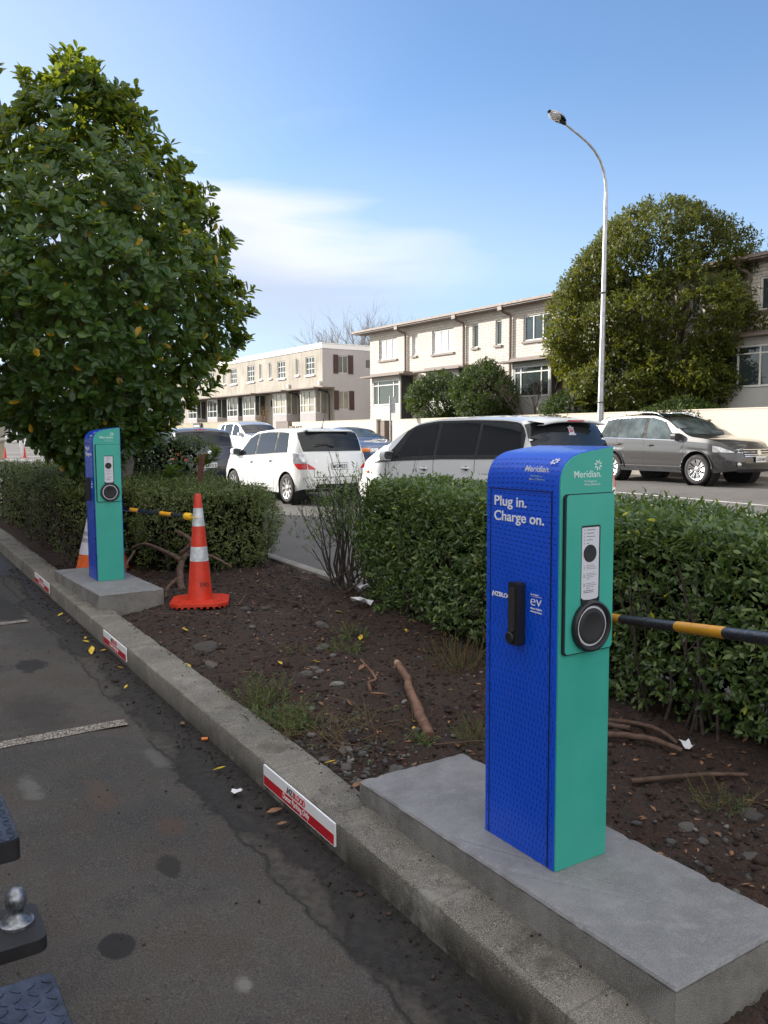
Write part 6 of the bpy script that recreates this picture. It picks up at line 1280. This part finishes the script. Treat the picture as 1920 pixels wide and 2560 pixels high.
car('parked_people_carrier','pearl white people carrier with tinted windows, just behind the right hedge',MPV,ground_at(mc.x,mc.y),mh,M['p_pearl'],rear=1,sidewins=[(lambda v:.30+.10*v,1.22,.06),(1.30,2.18,.06),(2.27,lambda v:3.30-.38*v,.06),],doors=(1.26,2.22,3.5),handles=(1.45,2.45),rim=(7,0),mirror=3.38,wsx=(3.0,3.86),rwx=(.065,.37,.0),extras=mpv_extras)
# bronze-grey SUV in the far lane
def suv_extras(c,r,put,b,fin):
    for sd in (1,-1):
        put('window_trim',['chrome'],lambda mb:(c.side_patch(mb,sd,.52,3.12,lambda x:c.zb(x)+.0,lambda x:c.zb(x)+.02,.009,n=30,m=1),c.side_patch(mb,sd,.62,lambda v:3.0,lambda x:max(c.zb(x)+.02,c.ze(x)-.042),lambda x:max(c.zb(x)+.035,c.ze(x)-.024),.009,n=40,m=1)))
        o=put('headlight',['clearlamp'],lambda mb:(c.side_patch(mb,sd,3.98,4.43,lambda x:.74+.02*(4.4-x),lambda x:min(.885+.03*(4.4-x),c.zb(x)-.02),.008),c.cap_patch(mb,1,sd*.46,sd*(c.side(c.L,.8).y-.002),lambda y:.70+.06*abs(y),lambda y:.80+.03*abs(y),.010)))
        for yy in (.50,.60): put('lamp_lens',['glass_l'],lambda mb:mb.lathe([(.045,0),(.045,.012),(.03,.018),(0,.018)],c.cap(1,sd*yy,.765,.004),(1,sd*.4,0),20),o)
        put('fog_lamp',['clearlamp'],lambda mb:mb.lathe([(.05,0),(.05,.012),(0,.014)],c.cap(1,sd*.60,.475,.012),(1,sd*.35,0),20)); put('fog_recess',['black'],lambda mb:c.cap_patch(mb,1,sd*.42,sd*.68,.425,.525,.006))
        put('arch_trim',['darkmetal'],lambda mb:[mb.tube([(wx+(c.ra+.012)*math.cos(a),sd*(c.w(wx)+.003),c.rt+(c.ra+.012)*math.sin(a)) for a in np.linspace(.05,math.pi-.05,18)],.018,6) for wx in c.wh])
        put('sill_strip',['gap'],lambda mb:c.side_patch(mb,sd,1.15,3.1,lambda x:c.sill+.0,lambda x:c.sill+.06,.004,m=1))
        put('body_crease',['chrome'],lambda mb:c.side_patch(mb,sd,1.2,3.1,lambda x:.40,lambda x:.408,.005,m=1,n=20))
        put('centre_pillar',['black'],lambda mb:c.side_patch(mb,sd,1.93,2.04,lambda x:c.zb(x)+.024,lambda x:c.ze(x)-.05,.005,n=2))
    gr=put('grille',['black'],lambda mb:c.cap_patch(mb,1,-.44,.44,.655,.80,.007)); 
    for z in (.69,.745,.80,.652): put('grille_bar',['chrome'],lambda mb:c.cap_patch(mb,1,-.44,.44,z,z+.013,.013,m=1),gr)
    put('lower_intake',['black'],lambda mb:c.cap_patch(mb,1,-.42,.42,.40,.50,.006)); put('chin',['black'],lambda mb:c.cap_patch(mb,1,-.62,.62,.30,.365,.008))
    q=c.cap(1,0,.727,.016)
    def badge(mb):
        mb.lathe([(.068,0),(.068,.012),(.060,.012),(.060,.006),(0,.006)],q,(1,0,0),28)
        o_=q+Vector((.014,0,0))
        for sg in (1,-1):
            for pts in ([(0,-.005),(.012,-.005),(.030,.045),(.020,.045)],[(.0,-.050),(.008,-.050),(.004,-.012),(0,-.012)],[(.010,-.052),(.022,-.046),(.052,.02),(.042,.026)],[(.012,-.05),(.020,-.044),(.006,-.012),(.0,-.018)]):
                mb.prism([(sg*a,bb) for a,bb in pts],o_,(0,1,0),(0,0,1),(1,0,0),.003)
    put('round_badge',['chrome'],badge,sm=False)
    put('sunroof',['glass'],lambda mb:c.roof_patch(mb,1.25,2.45,.18,.008)); put('aerial',['black'],lambda mb:mb.tube([c.roof(.65,1),c.roof(.65,1)+Vector((-.16,0,.22))],[.008,.003],6))
    put('lower_cladding',['darkmetal'],lambda mb:[c.side_patch(mb,sd,1.15,3.1,lambda x:c.sill+.005,lambda x:c.sill+.10,.003,m=1) for sd in (1,-1)])
SUV=dict(L=4.43,W=1.81,top=[(0,.98),(.05,1.14),(.24,1.40),(.45,1.58),(.9,1.65),(1.6,1.675),(2.2,1.66),(2.6,1.54),(3.2,1.16),(3.35,1.10),(3.9,1.035),(4.2,.965),(4.43,.80)],belt=[(0,1.04),(.5,1.07),(1.5,1.05),(3.1,1.0),(3.8,.95),(4.2,.88),(4.43,.76)],wheels=[.94,3.55],rt=.345,sill=.27,tumble=.24,fbulge=.12,ra=.42,front_rake=.08)
sh=hdir(31)*-1; p0=Vector((7.177,19.102,0)); sc=p0+sh*(4.43/2-3.55)+Vector((-sh.y,sh.x,0))*.88
car('suv','bronze-grey SUV with silver roof rails driving right in the far lane',SUV,ground_at(sc.x,sc.y),sh,M['p_grey'],front=1,glass='glass_l',sidewins=[(lambda v:.50+.22*v,lambda v:.80+.14*v),(lambda v:.84+.14*v,1.10),(1.15,1.93),(2.04,lambda v:3.02-.52*v)],doors=(1.10,1.985,3.16),handles=(1.18,2.2),pl_txt='GSE489',rim=(9,1),mirror=2.92,surround=(lambda v:.47+.22*v,lambda v:3.06-.53*v),wsx=(2.62,3.22,'glass_l'),rwx=(.06,.40),roofrail=(.5,2.35),extras=suv_extras,cat='SUV',wt=.22,plz=(.8,.585))
# navy hatchback farther up the queue
def tiida_extras(c,r,put,b,fin):
    for sd in (1,-1): 
        o=put('tail_light',['redlamp'],lambda mb:(c.side_patch(mb,sd,.0,.26,lambda x:.74,lambda x:c.zb(x)-.02,.008),c.cap_patch(mb,0,sd*.52,sd*(c.side(0,.8).y-.002),lambda y:.72+.0*abs(y),lambda y:.72+.26*min(1,(abs(y)-.48)/.22),.010)))
    put('high_brake_light',['redlamp'],lambda mb:mb.box((.235,-.02,c.roof(.35,1).z-.0),(.25,.26,c.roof(.35,1).z+.025)))
    def ring(mb):
        q=c.cap(0,-.02,.93,.012); n=20
        mb.lathe([(.045,0),(.045,.006),(.034,.006),(.034,0)],q,(-1,0,0),24); mb.box((q.x-.008,q.y-.056,q.z-.007),(q.x,q.y+.056,q.z+.007))
    put('round_badge',['chrome'],ring,sm=False); put('wiper',['black'],lambda mb:mb.tube([c.roof(.07,1)+Vector((-.03,-.1,.03)),c.roof(.09,1)+Vector((-.03,.42,.03))],[.014,.006],6))
    put('aerial',['black'],lambda mb:mb.tube([c.roof(.55,1),c.roof(.55,1)+Vector((.1,0,.26))],[.014,.003],6)); text('TIIDA',.07,'chrome',r,(c.cap(0,.42,.8,.012).x-c.L/2,.46,.80),(0,-1,0),(0,0,1),'badge',.001,.002,width=.24)
TII=dict(L=4.2,W=1.70,top=[(0,.95),(.05,1.08),(.16,1.26),(.30,1.46),(.6,1.53),(1.5,1.545),(2.1,1.53),(2.6,1.38),(3.15,1.08),(3.4,1.0),(3.9,.85),(4.2,.7)],belt=[(0,1.03),(.5,1.04),(2,.98),(3.2,.92),(3.9,.8),(4.2,.66)],wheels=[.68,3.28],rt=.30,sill=.20,tumble=.25,rear_rake=.12)
th=hdir(33); tl_=Vector((-5.08,20.3,0)); tc_=tl_+th*2.1+Vector((th.y,-th.x,0))*.85
car('parked_hatchback','navy-black hatchback seen from behind, left of the white hatchback',TII,ground_at(tc_.x,tc_.y),th,M['p_navy'],rear=1,sidewins=[(.62,1.0),(1.08,1.9),(1.98,lambda v:3.0-.5*v)],doors=(1.04,1.94,3.1),handles=(1.2,2.15),pl_txt='HG52',rim=(7,0),mirror=2.9,surround=(.6,lambda v:3.04-.52*v),wsx=(2.25,3.1),rwx=(.05,.30),extras=tiida_extras,plz=(.60,.5))
# cars in the oncoming lane
def sedan_extras(c,r,put,b,fin):
    for sd in (1,-1):
        o=put('headlight',['clearlamp'],lambda mb:(c.side_patch(mb,sd,4.22,4.47,lambda x:.60,lambda x:.70,.008,m=2),c.cap_patch(mb,1,sd*.34,sd*.62,.575,.69,.010)))
        put('indicator',['amber'],lambda mb:(c.cap_patch(mb,1,sd*.62,sd*(c.side(c.L,.62).y-.002),.575,.69,.013),c.side_patch(mb,sd,4.26,4.47,lambda x:.575,lambda x:.69,.012)),o)
        put('kidney_grille',['chrome'],lambda mb:c.cap_patch(mb,1,sd*.02,sd*.18,.58,.69,.012))
    put('lower_intake',['black'],lambda mb:c.cap_patch(mb,1,-.55,.55,.28,.38,.008)); put('bumper_strip',['gap'],lambda mb:c.cap_patch(mb,1,-.7,.7,.47,.495,.008))
SED=dict(L=4.47,W=1.74,top=[(0,.90),(.1,1.0),(.75,1.04),(1.25,1.28),(1.65,1.38),(2.2,1.415),(2.65,1.36),(3.2,1.06),(3.35,.98),(4.0,.87),(4.3,.78),(4.47,.68)],belt=[(0,.86),(.5,.93),(2,.93),(3.3,.90),(4,.82),(4.47,.64)],wheels=[1.0,3.72],rt=.31,sill=.18,tumble=.34,front_rake=.05)
def opp(px,py): return ground_at(px,py)
oh=K2*-1
car('sedan','steel blue sedan with amber corner lights in the oncoming lane, before the cream wall',SED,opp(-1.22,29.6),oh,M['p_blue'],front=1,glass='glass_l',sidewins=[(lambda v:1.02+.30*v,1.45),(1.52,2.2),(2.28,lambda v:3.12-.52*v)],doors=(1.48,2.24,3.2),handles=(1.65,2.4),rim=(7,0),mirror=2.95,wsx=(2.58,3.18,'glass_l'),rwx=(.85,1.5),extras=sedan_extras)
def hs_ex(c,r,put,b,fin):
    for sd in (1,-1): put('headlight',['clearlamp'],lambda mb:(c.side_patch(mb,sd,c.L-.45,c.L,lambda x:.70,lambda x:min(.84,c.zb(x)-.02),.008),c.cap_patch(mb,1,sd*.42,sd*(c.side(c.L,.7).y-.002),.60,lambda y:.68+.06*abs(y),.010)))
    put('grille',['black'],lambda mb:c.cap_patch(mb,1,-.40,.40,.40,.66,.008)); put('lower_intake',['black'],lambda mb:c.cap_patch(mb,1,-.55,.55,.24,.33,.008)); put('front_emblem',['chrome'],lambda mb:mb.box(c.cap(1,-.06,.63,.01),c.cap(1,.06,.665,.02),.004))
XUV=dict(SUV); XUV.update(W=1.85,L=4.44)
car('suv','white compact SUV in the oncoming lane, before the tan wall',XUV,opp(-5.75,36.6),oh,M['p_silver'],front=1,sidewins=[(lambda v:.55+.25*v,1.10),(1.17,1.95),(2.04,lambda v:3.05-.5*v)],doors=(1.12,1.99,3.16),handles=(1.3,2.2),rim=(5,1),mirror=2.95,wsx=(2.62,3.24),rwx=(.06,.4),extras=hs_ex,cat='SUV',wt=.22)
HB=dict(TII)
car('hatchback','far white hatchback facing the camera behind the white post at the left',HB,Vector((-35.6,82,1.17)),hdir(3)*-1,M['p_silver'],front=1,sidewins=[(.62,1.0),(1.08,1.9),(1.98,lambda v:3.0-.5*v)],doors=(1.04,1.94),handles=(1.2,2.15),mirror=2.9,wsx=(2.25,3.1),rwx=(.05,.3),extras=hs_ex)
car('hatchback','far white hatchback mostly hidden by the low branches of the left tree',HB,Vector((-24.6,60,1.02)),oh,M['p_white'],front=1,sidewins=[(.62,1.0),(1.08,1.9),(1.98,lambda v:3.0-.5*v)],doors=(1.04,1.94),handles=(1.2,2.15),mirror=2.9,wsx=(2.25,3.1),rwx=(.05,.3),extras=hs_ex)
